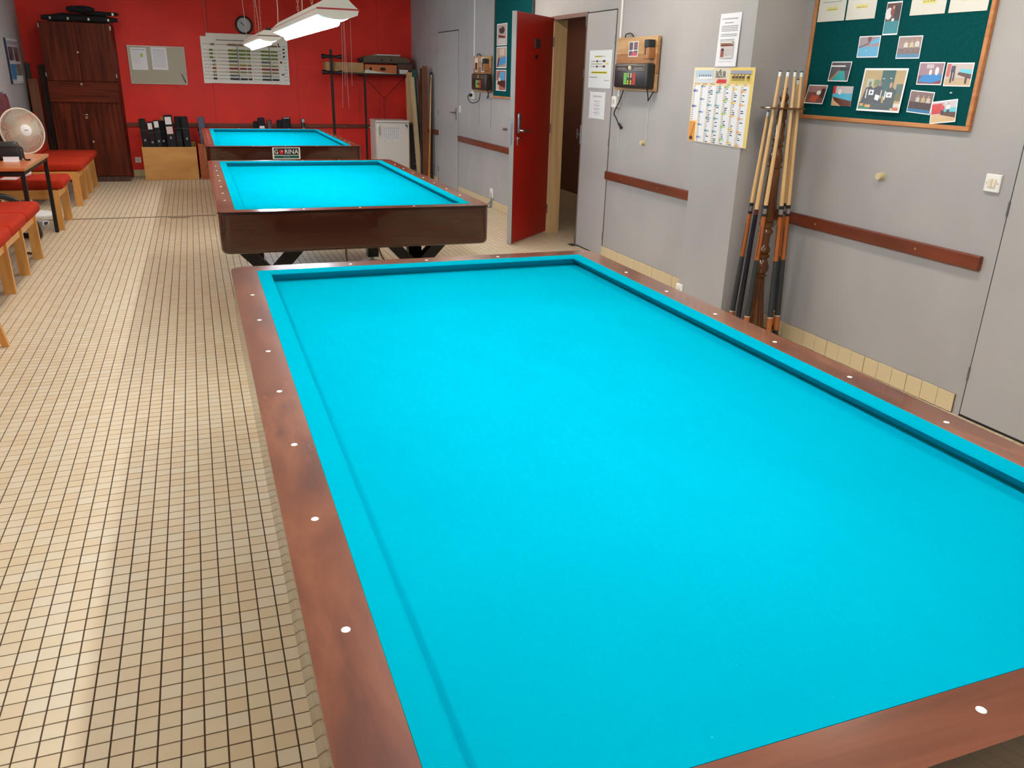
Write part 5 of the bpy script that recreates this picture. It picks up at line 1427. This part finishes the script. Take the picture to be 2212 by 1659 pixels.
obj('lid_flap', bbox(2.13, 2.26, 10.983, 11.047, 1.567, 1.573, 0.001, 1), M((226, 222, 214), 0.6), o)
bm = new()
vsx = [(1.60, 1.545), (1.63, 1.562), (1.68, 1.555), (1.80, 1.535), (1.95, 1.520), (2.08, 1.5145)]
a = [bm.verts.new((x, 10.985, z)) for x, z in vsx]; b = [bm.verts.new((x, 11.045, z + 0.003)) for x, z in vsx]
a2 = [bm.verts.new((x, 10.985, 1.513)) for x, z in vsx]; b2 = [bm.verts.new((x, 11.045, 1.513)) for x, z in vsx]
for i in range(5):
    bm.faces.new((a[i], a[i + 1], b[i + 1], b[i])); bm.faces.new((a2[i], a[i], a[i + 1], a2[i + 1])[::-1]); bm.faces.new((b[i], b[i + 1], b2[i + 1], b2[i])); bm.faces.new((a2[i], a2[i + 1], b2[i + 1], b2[i])[::-1])
bm.faces.new((a[0], b[0], b2[0], a2[0])); bm.faces.new((a[5], a2[5], b2[5], b[5]))
tag(obj('paper_pile', bm, M((214, 206, 192), 0.7)), 'slumped white paper lying at the front of the shelf', 'paper')
t = thing('flat_case', 'flat grey brown case lying on the shelf boxes', 'case', (0, 0, 0))
bm = new(); prism(bm, [(1.60, 1.675), (2.28, 1.675), (2.32, 1.70), (2.24, 1.745), (1.66, 1.755), (1.60, 1.73)], 11.05, 11.36, 'xz')
obj('shell', bm, M((96, 80, 64), 0.6, name='case_hide'), t)
obj('lower_tray', bbox(1.575, 2.33, 11.045, 11.36, 1.6555, 1.675, 0.003, 1), M((62, 54, 50), 0.6), t)
for x in (1.86, 2.0):
    obj('clasp', bbox(x, x + 0.03, 11.042, 11.05, 1.69, 1.715), BLACK, t)
obj('side_handle', bbox(1.545, 1.60, 11.1, 11.3, 1.68, 1.72, 0.008, 2), BLACK, t)
o = tag(obj('olive_folder', bbox(1.72, 2.18, 11.08, 11.34, 1.756, 1.766, 0.001, 1), M((150, 140, 92), 0.6)), 'olive green folder on top of the flat case', 'folder')
o = tag(obj('white_tray', bbox(1.80, 2.16, 11.06, 11.34, 1.767, 1.783, 0.003, 1), M((206, 202, 206), 0.4)), 'thin white tray topmost on the shelf pile', 'tray')

# ------------------------------------------------------------------ fridge
FX, FY, FW, FD, FH = 1.655, 10.55, 0.50, 0.46, 0.865
fg = thing('fridge', 'small white fridge with a printed calendar sheet on its door', 'fridge', (FX, FY, 0))
FWH = M((222, 216, 208), 0.35, name='fridge_enamel')
obj('body', bbox(0, FW, 0.05, FD, 0.03, FH - 0.03, 0.006, 2), FWH, fg)
obj('worktop', bbox(-0.005, FW + 0.005, 0.0, FD + 0.005, FH - 0.03, FH, 0.006, 2), FWH, fg)
dr = obj('door', bbox(0.002, FW - 0.002, 0.0, 0.048, 0.08, FH - 0.036, 0.008, 2), FWH, fg)
obj('handle', bbox(0.018, 0.045, -0.03, 0.0, FH - 0.225, FH - 0.06, 0.006, 2), M((240, 238, 232), 0.3), dr)
obj('handle_slot', bbox(0.028, 0.036, -0.031, -0.029, FH - 0.20, FH - 0.085), M((120, 116, 112), 0.5), dr)
bm = new(); prism(bm, [(FW - 0.07, FH - 0.055), (FW - 0.025, FH - 0.055), (FW - 0.025, FH - 0.115)], -0.0008, 0.001, 'xz')
obj('door_badge', bm, M((90, 88, 90), 0.4), dr)
bm = new(); cyl(bm, (0.02, 0.07, 0), (0.02, 0.07, 0.03), 0.015, seg=10)
me4 = obj('foot', bm, BLACK, fg).data
for x, y in ((FW - 0.04, 0), (0, FD - 0.12), (FW - 0.04, FD - 0.12)):
    shared('foot', me4, fg, (x, y, 0))
sh = [('r', (60, 60, 66), 0, (0.02, 0.945, 0.98, 0.965))]
for i in range(8):
    for j in range(6):
        sh += words(0.03 + i * 0.12, 0.11 + i * 0.12, 0.86 - j * 0.125, 0.02, (96, 96, 106), 0, 0.7, rnd) + words(0.03 + i * 0.12, 0.09 + i * 0.12, 0.82 - j * 0.125, 0.016, (130, 130, 140), 0, 0.7, rnd)
for i in range(9):
    sh.append(('r', (180, 180, 188), 1, (0.02 + i * 0.12, 0.16, 0.024 + i * 0.12, 0.945)))
for u, v in ((0.38, 0.78), (0.42, 0.60), (0.36, 0.44), (0.56, 0.62)):
    sh.append(('p', (70, 70, 76), 2, [(u, v), (u + 0.09, v + 0.05), (u + 0.09, v + 0.06), (u, v + 0.01)]))
sh += words(0.05, 0.16, 0.06, 0.03, (110, 110, 118), 0, 0.8, rnd) + words(0.44, 0.6, 0.06, 0.02, (130, 130, 138), 0, 0.8, rnd)
sheet('month_sheet', 'printed month sheet stuck on the white fridge door', 'sheet', (FX + 0.105, FY, 0.565), 0, 0.255, 0.20, sh, (226, 222, 220), 0, 0.0006, 0, None, 0.5, 0.0008)
bm = new(); tube(bm, smoothpts([(FX - 0.005, FY + 0.2, 0.70), (FX - 0.05, FY + 0.18, 0.74), (FX - 0.075, FY + 0.17, 0.76)], 5), 0.006, 8)
tag(obj('fridge_flex', bm, M((222, 190, 184), 0.5), None, None, 0, True), 'short white flex sticking out left of the fridge', 'cord')

# ------------------------------------------------------------------ boards, cue and rack leaning in the far right corner
leaning('leaning_board', 'pale upright board left of the shelf post in the far right corner', (2.235, 10.83, 0.01), (2.215, 10.86, 1.46), 0.035, 0.12, BOARD_LIGHT, cat='board')
leaning('leaning_board', 'long cream board leaning right of the shelf post', (2.285, 10.46, 0.01), (2.19, 10.50, 1.475), 0.05, 0.10, BOARD_LIGHT, cat='board')
leaning('leaning_board', 'short peach coloured board piece at the top of the leaning stack', (2.215, 10.68, 0.01), (2.205, 10.71, 1.54), 0.085, 0.025, M((206, 160, 112), 0.6), cat='board')
leaning('leaning_board', 'board with a teal edge leaning in the far right corner', (2.335, 10.60, 0.01), (2.272, 10.70, 1.575), 0.03, 0.16, M((30, 92, 84), 0.6), cat='board')
leaning('leaning_board', 'tallest brown board leaning in the far right corner', (2.325, 10.25, 0.01), (2.335, 10.29, 1.63), 0.075, 0.03, BOARD_BROWN, cat='board')
leaning('leaning_board', 'dark brown board behind the cue in the far right corner', (2.30, 10.36, 0.01), (2.318, 10.40, 1.60), 0.05, 0.03, BOARD_DARK, cat='board')
leaning('leaning_board', 'narrow black board against the wall right of the loose cue', (2.405, 10.20, 0.01), (2.412, 10.22, 1.55), 0.028, 0.03, M((26, 24, 24), 0.6), cat='board')
t = thing('billiard_cue', 'loose orange wooden cue leaning in the far right corner', 'cue', (2.345, 10.14, 0.014))
dv = Vector((0.055, 0.03, 1.50)); t.rotation_euler = dv.normalized().to_track_quat('Z', 'Y').to_euler()
bm = new(); cyl(bm, (0, 0, 0.02), (0, 0, 0.75), 0.017, 0.013, 14); obj('butt', bm, wood('cue_orange', [(0.3, (190, 116, 46)), (0.7, (214, 146, 66))], 'z', 18, 0.06, 0.3), t, smooth=True)
bm = new(); cyl(bm, (0, 0, 0.75), (0, 0, 1.47), 0.013, 0.008, 14); obj('shaft', bm, wood('cue_pale', [(0.3, (206, 150, 84)), (0.7, (222, 176, 110))], 'z', 18, 0.06, 0.3), t, smooth=True)
bm = new(); cyl(bm, (0, 0, 1.47), (0, 0, 1.50), 0.008, 0.007, 14); obj('ferrule', bm, M((226, 222, 210), 0.4), t, smooth=True)
bm = new(); cyl(bm, (0, 0, 0), (0, 0, 0.02), 0.016, 0.017, 14); obj('bumper', bm, BLACK, t, smooth=True)
rk = thing('wire_rack', 'black slatted rack with a pale edge leaning beside the fridge', 'rack', (2.185, 10.56, 0.0))
rk.rotation_euler = (R(-3), 0, 0)
obj('back_panel', bbox(0.0, 0.085, 0.0, 0.03, 0.01, 0.82), M((18, 18, 20), 0.6), rk)
obj('edge_rail', bbox(0.085, 0.095, -0.004, 0.006, 0.01, 0.83), M((206, 202, 196), 0.5), rk)
for k in range(9):
    obj('rung', bbox(0.055, 0.085, -0.004, 0.0, 0.06 + k * 0.085, 0.066 + k * 0.085), M((190, 188, 184), 0.5), rk)

# ------------------------------------------------------------------ left side: benches, desk, fan
XF = -2.145
def bench(label, ys, name='linked_seats'):
    t = thing(name, label, 'bench', (0, 0, 0), 0, 'red upholstered beech seats along the left wall')
    for y in ys:
        bm = new(); prism(bm, [(XF - 0.075, 0.0), (XF, 0.0), (XF - 0.005, 0.365), (XF - 0.018, 0.382), (XF - 0.075, 0.382)], y, y + 0.034, 'xz')
        obj('leg', bm, BEECH, t)
        bm = new(); prism(bm, [(XF - 0.70, 0.0), (XF - 0.63, 0.0), (XF - 0.60, 0.382), (XF - 0.67, 0.382)], y, y + 0.034, 'xz')
        obj('leg', bm, BEECH, t)
        bm = bbox(XF - 0.66, XF - 0.075, y + 0.001, y + 0.033, 0.30, 0.382, 0.002, 1)
        obj('side_rail', bm, wood('beech_along', [(0.3, (196, 132, 62)), (0.7, (222, 162, 88))], 'x', 14, 0.06, 0.4, 0.1, 0.6), t)
    for a, b in zip(ys, ys[1:]):
        obj('front_rail', bbox(XF - 0.05, XF - 0.022, a + 0.034, b, 0.30, 0.372), BEECH, t)
        obj('seat_cushion', bbox(XF - 0.60, XF + 0.045, a + 0.026, b + 0.008, 0.384, 0.476, 0.036, 4), RED_FABRIC, t, smooth=True)
        bm = bbox(-0.055, 0.055, a + 0.022, b + 0.012, 0, 0.47, 0.032, 4)
        o = obj('back_cushion', bm, RED_FABRIC, t, smooth=True)
        o.location = (XF - 0.56, 0, 0.465); o.rotation_euler = (0, R(-9), 0)
    return t
bench('three linked red seats nearest the camera along the left wall', (3.90, 4.48, 5.06, 5.68))
bench('single red seat with beech legs between the desk and the fan', (7.03, 7.635))
bench('three linked red seats in front of the tall cabinet', (8.61, 9.18, 9.76, 10.35))
# a chair with slanting legs at the left edge
ch = thing('wooden_chair', 'wooden chair at the left edge, only a slanting front leg in view', 'chair', (-2.28, 2.95, 0))
for sx, sy, lx, ly in ((1, 1, 0.29, 0.27), (1, -1, 0.29, -0.27), (-1, 1, -0.28, 0.25), (-1, -1, -0.28, -0.25)):
    bm = new(); beam(bm, (lx, ly, 0.0), (sx * 0.22, sy * 0.20, 0.43), 0.034, 0.034)
    obj('leg', bm, BEECH, ch)
obj('seat', bbox(-0.25, 0.25, -0.24, 0.24, 0.43, 0.48, 0.02, 3), RED_FABRIC, ch, smooth=True)
bm = bbox(-0.27, -0.23, -0.22, 0.22, 0.60, 0.88, 0.015, 3)
obj('backrest', bm, RED_FABRIC, ch, smooth=True)
for sy in (-1, 1):
    bm = new(); beam(bm, (-0.22, sy * 0.19, 0.45), (-0.26, sy * 0.19, 0.85), 0.03, 0.03); obj('back_post', bm, BEECH, ch)

# desk
dk = thing('desk', 'small desk with a warm wooden top and black metal legs', 'desk', (0, 0, 0))
obj('desk_top', bbox(-2.90, -2.172, 5.73, 6.985, 0.702, 0.727, 0.003, 1), DESKTOP, dk)
obj('edge_band', bbox(-2.173, -2.170, 5.73, 6.985, 0.703, 0.726), M((176, 130, 84), 0.4), dk)
for x in (-2.86, -2.20):
    for y in (5.775, 6.94):
        obj('leg', bbox(x - 0.016, x + 0.016, y - 0.016, y + 0.016, 0, 0.702), BLACK_METAL, dk)
for y in (5.775, 6.94):
    obj('apron_bar', bbox(-2.844, -2.216, y - 0.012, y + 0.012, 0.66, 0.702), BLACK_METAL, dk)
for x in (-2.86, -2.20):
    obj('apron_bar', bbox(x - 0.012, x + 0.012, 5.791, 6.924, 0.665, 0.702), BLACK_METAL, dk)
hb = thing('handbag', 'black handbag lying on the desk', 'handbag', (-2.47, 6.40, 0.7285))
bm = bbox(-0.19, 0.19, -0.06, 0.06, 0.0, 0.15, 0.03, 4)
for v in bm.verts:
    v.co.x *= 1 - 0.12 * max(0, v.co.z / 0.15); v.co.z += 0.008 * math.sin(v.co.x * 18)
    if v.co.z < 0.001: v.co.z = 0
obj('body', bm, M((26, 26, 27), 0.4, name='black_leather'), hb, smooth=True)
bm = bbox(-0.165, 0.165, -0.066, 0.0, 0.105, 0.125, 0.006, 2)
obj('flap_edge', bm, M((18, 18, 19), 0.4), hb, smooth=True)
bm = new(); tube(bm, smoothpts([(0.165, -0.02, 0.12), (0.195, -0.03, 0.10), (0.20, -0.04, 0.05), (0.21, -0.05, 0.008), (0.25, -0.06, 0.007)], 6), 0.007, 8)
obj('strap', bm, M((20, 20, 20), 0.4), hb, smooth=True)
bm = new(); tube(bm, [(0.178 + 0.012 * math.cos(a), -0.035, 0.125 + 0.012 * math.sin(a)) for a in [i * math.pi / 6 for i in range(12)]], 0.003, 6, True)
obj('strap_ring', bm, M((200, 160, 110), 0.3, 0.8), hb, smooth=True)
bm = new(); prism(bm, [(-2.42, 6.26), (-2.30, 6.24), (-2.29, 6.33), (-2.41, 6.35)], 0.7275, 0.7285)
bm2 = bm
o = tag(obj('folded_paper', bm2, M((228, 222, 226), 0.6)), 'small folded white paper on the desk in front of the handbag', 'paper')
bm = new(); beam(bm, (-2.42, 6.262, 0.7285), (-2.425, 6.285, 0.765), 0.0, 0.0) if False else None
obj('standing_half', bbox(-2.415, -2.295, 6.285, 6.287, 0.7286, 0.765), M((228, 222, 226), 0.6), o)

# vacuum cleaner under the desk
vc = thing('vacuum_cleaner', 'black vacuum cleaner with a curling black hose under the desk', 'vacuum cleaner', (-2.60, 6.30, 0))
bm = new(); lathe(bm, [(0.15, 0.02), (0.165, 0.06), (0.165, 0.18), (0.155, 0.2)], 28); obj('drum', bm, M((112, 20, 18), 0.35, name='red_drum'), vc, smooth=True)
bm = new(); lathe(bm, [(0.165, 0.2), (0.165, 0.23), (0.14, 0.29), (0.08, 0.325), (0.01, 0.335)], 28); obj('lid', bm, M((26, 24, 24), 0.25, name='gloss_black'), vc, smooth=True)
bm = new(); tube(bm, smoothpts([(0.02, -0.14, 0.22), (-0.05, -0.22, 0.36), (0.02, -0.18, 0.44), (0.12, -0.10, 0.45), (0.22, 0.02, 0.38), (0.29, 0.12, 0.24), (0.32, 0.2, 0.10), (0.30, 0.27, 0.028), (0.2, 0.36, 0.026), (0.0, 0.40, 0.026)], 8), 0.024, 12); obj('hose', bm, M((22, 22, 23), 0.45, name='hose_rubber'), vc, smooth=True)
for a in (0.6, 2.2, 3.8, 5.4):
    bm = new(); cyl(bm, (0.12 * math.cos(a) , 0.12 * math.sin(a) - 0.012, 0.024), (0.12 * math.cos(a), 0.12 * math.sin(a) + 0.012, 0.024), 0.024, seg=14); obj('wheel', bm, BLACK, vc, smooth=True)
t = thing('floor_box', 'flat white adapter box lying on the tiles under the single seat', 'adapter', (-2.46, 7.40, 0), R(-25))
obj('case', bbox(-0.12, 0.12, -0.05, 0.05, 0.0, 0.045, 0.006, 2), WHITE, t)
obj('outlet_end', bbox(0.1195, 0.122, -0.03, 0.03, 0.008, 0.036), M((60, 60, 60), 0.5), t)
bm = new(); tube(bm, smoothpts([(-0.01, 0.02, 0.04), (0.02, 0.0, 0.12), (0.015, 0.03, 0.20), (-0.04, 0.06, 0.28)], 6), 0.005, 8); obj('lead', bm, WHITE, t, smooth=True)
bm = new(); tube(bm, smoothpts([(-2.40, 6.0, 0.012), (-2.30, 5.9, 0.012), (-2.22, 5.86, 0.012)], 5), 0.01, 8)
cyl(bm, (-2.22, 5.86, 0.014), (-2.18, 5.86, 0.016), 0.014, 0.017, 10)
tag(obj('red_plug_lead', bm, M((120, 44, 34), 0.5), None, None, 0, True), 'dark red plug end lying on the floor under the desk', 'plug')
# white roll and paper on the single seat
bm = new(); cyl(bm, (-2.47, 7.26, 0.512), (-2.44, 7.40, 0.512), 0.034, seg=20)
tag(obj('paper_roll', bm, M((226, 220, 214), 0.6), None, None, 0, True), 'white paper roll lying on the single red seat', 'roll')
bm = new(); prism(bm, [(-2.64, 7.12), (-2.50, 7.10), (-2.49, 7.30), (-2.63, 7.32)], 0.477, 0.481)
tag(obj('paper_sheet', bm, M((222, 216, 212), 0.6)), 'white sheet lying beside the paper roll on the single red seat', 'paper')

# pedestal fan
fn = thing('pedestal_fan', 'white pedestal fan facing the room behind the desk', 'fan', (-2.56, 8.02, 0))
bm = new(); lathe(bm, [(0.20, 0.0), (0.20, 0.015), (0.17, 0.03), (0.04, 0.04), (0.03, 0.07)], 32); obj('base', bm, WHITE, fn, smooth=True)
bm = new(); cyl(bm, (0, 0, 0.05), (0, 0, 0.80), 0.014, seg=14); obj('pole', bm, WHITE, fn, smooth=True)
fdir = Vector((0.62, -0.76, 0.16)).normalized()
qf = fdir.to_track_quat('Z', 'Y').to_matrix().to_4x4()
FC = Vector((0.045, -0.06, 0.865)); RF = 0.222
def fpart(name, bm, m, par=fn):
    bm.transform(Matrix.Translation(FC) @ qf)
    return obj(name, bm, m, par, smooth=True)
IV = M((222, 206, 186), 0.45, name='fan_ivory')
bm = new(); tube(bm, [(RF * math.cos(2 * math.pi * i / 48), RF * math.sin(2 * math.pi * i / 48), 0.0) for i in range(48)], 0.008, 8, True); hd = fpart('grille_rim', bm, IV)
for sgn, nm in ((1, 'front_grille'), (-1, 'rear_grille')):
    bm = new()
    for i in range(110):
        a = 2 * math.pi * i / 110
        pts = [(r * math.cos(a + 0.4 * (r / RF)), r * math.sin(a + 0.4 * (r / RF)), sgn * 0.062 * (1 - (r / RF) ** 2.5)) for r in (0.045, 0.09, 0.14, 0.19, RF)]
        tube(bm, pts, 0.0017, 4)
    for r in (0.10, 0.16):
        tube(bm, [(r * math.cos(2 * math.pi * i / 32), r * math.sin(2 * math.pi * i / 32), sgn * 0.062 * (1 - (r / RF) ** 2.5)) for i in range(32)], 0.0015, 4, True)
    o = fpart(nm, bm, IV); o['kind'] = 'stuff'
for k in range(3):
    bm = new(); n = 8; top = []
    for i in range(n + 1):
        f = i / n; r = 0.03 + 0.165 * f
        wd = (0.35 + 0.55 * math.sin(math.pi * min(1, f * 0.75 + 0.12)))
        a = k * 2.094 + 0.25 * f
        top.append((bm.verts.new((r * math.cos(a - wd / 2 - 0.15 * f), r * math.sin(a - wd / 2 - 0.15 * f), -0.014)), bm.verts.new((r * math.cos(a + wd / 2), r * math.sin(a + wd / 2), 0.014))))
    for p, q in zip(top, top[1:]):
        bm.faces.new((p[0], p[1], q[1], q[0]))
    bmesh.ops.solidify(bm, geom=bm.faces[:], thickness=0.003)
    fpart('blade', bm, M((190, 186, 176), 0.35, name='smoke_plastic'))
bm = new(); lathe(bm, [(0.05, 0.050), (0.056, 0.058), (0.056, 0.066), (0.045, 0.072), (0.002, 0.074)], 32); hc = fpart('hub_cap', bm, WHITE)
bm = new(); box(bm, -0.02, 0.02, -0.004, 0.004, 0.0735, 0.0745); fpart('hub_print', bm, M((110, 110, 116), 0.5), hc)
bm = new(); cyl(bm, (0, 0, -0.05), (0, 0, -0.17), 0.05, 0.04, 20); fpart('motor_housing', bm, WHITE)

# framed poster on the left wall, and a maroon garment hanging nearer
ps = thing('framed_poster', 'framed photo poster hanging on the grey left wall', 'poster', (XL, 10.25, 1.268), LWR)
obj('frame', bbox(0, 0.79, -0.02, 0, 0, 0.53, 0.003, 1), M((206, 204, 204), 0.4), ps)
obj('frame_edge', bbox(-0.012, 0.0, -0.024, 0, 0, 0.53), M((24, 30, 58), 0.4), ps)
panel('print', ps, 0.79, 0.53, [('r', (196, 194, 198), 0, (0.03, 0.03, 0.97, 0.97)), ('r', (86, 86, 84), 1, (0.06, 0.52, 0.46, 0.82)), ('r', (98, 96, 92), 1, (0.52, 0.50, 0.95, 0.82)), ('r', (150, 150, 156), 1, (0.06, 0.86, 0.95, 0.95)), ('r', (64, 124, 170), 1, (0.05, 0.10, 0.48, 0.44)), ('r', (132, 122, 116), 1, (0.50, 0.16, 0.95, 0.44)), ('r', (228, 226, 228), 2, (0.40, 0.05, 0.95, 0.18)),
      ('e', (40, 40, 42), 2, (0.2, 0.6, 0.06, 0.1)), ('e', (40, 40, 42), 2, (0.68, 0.6, 0.07, 0.1)), ('p', (60, 44, 40), 2, [(0.6, 0.44), (0.64, 0.44), (0.8, 0.2), (0.76, 0.2)])], -0.0204, 0, 0, 0.3)
gm = thing('hanging_garment', 'dark maroon garment hanging on the left wall above the fan', 'garment', (XL, 9.20, 0.90), LWR)
bm = new(); n = 10
A_, B_ = [], []
for i in range(n + 1):
    f = i / n
    for (lst, yy) in ((A_, -0.05), (B_, -0.012)):
        row = []
        for j in range(9):
            g = j / 8 - 0.5
            wd = 0.30 + 0.20 * (1 - f) if f < 0.85 else 0.30 * (1 - (f - 0.85) * 4)
            row.append(bm.verts.new((0.18 + g * wd, yy - (0.012 * math.cos(j * 2.4) if yy < -0.03 else 0), f * 0.28)))
        lst.append(row)
for i in range(n):
    for j in range(8):
        bm.faces.new((A_[i][j], A_[i][j + 1], A_[i + 1][j + 1], A_[i + 1][j])); bm.faces.new((B_[i][j + 1], B_[i][j], B_[i + 1][j], B_[i + 1][j + 1]))
    bm.faces.new((B_[i][0], A_[i][0], A_[i + 1][0], B_[i + 1][0])); bm.faces.new((A_[i][8], B_[i][8], B_[i + 1][8], A_[i + 1][8]))
for j in range(8):
    bm.faces.new((B_[0][j], B_[0][j + 1], A_[0][j + 1], A_[0][j])); bm.faces.new((A_[n][j], A_[n][j + 1], B_[n][j + 1], B_[n][j]))
obj('cloth', bm, mottled('maroon_cloth', (104, 52, 56), 0.1, 40, 0.9), gm, smooth=True)
bm = new(); cyl(bm, (0.18, 0, 0.285), (0.18, -0.05, 0.295), 0.008, seg=10); obj('coat_hook', bm, STEEL, gm, smooth=True)
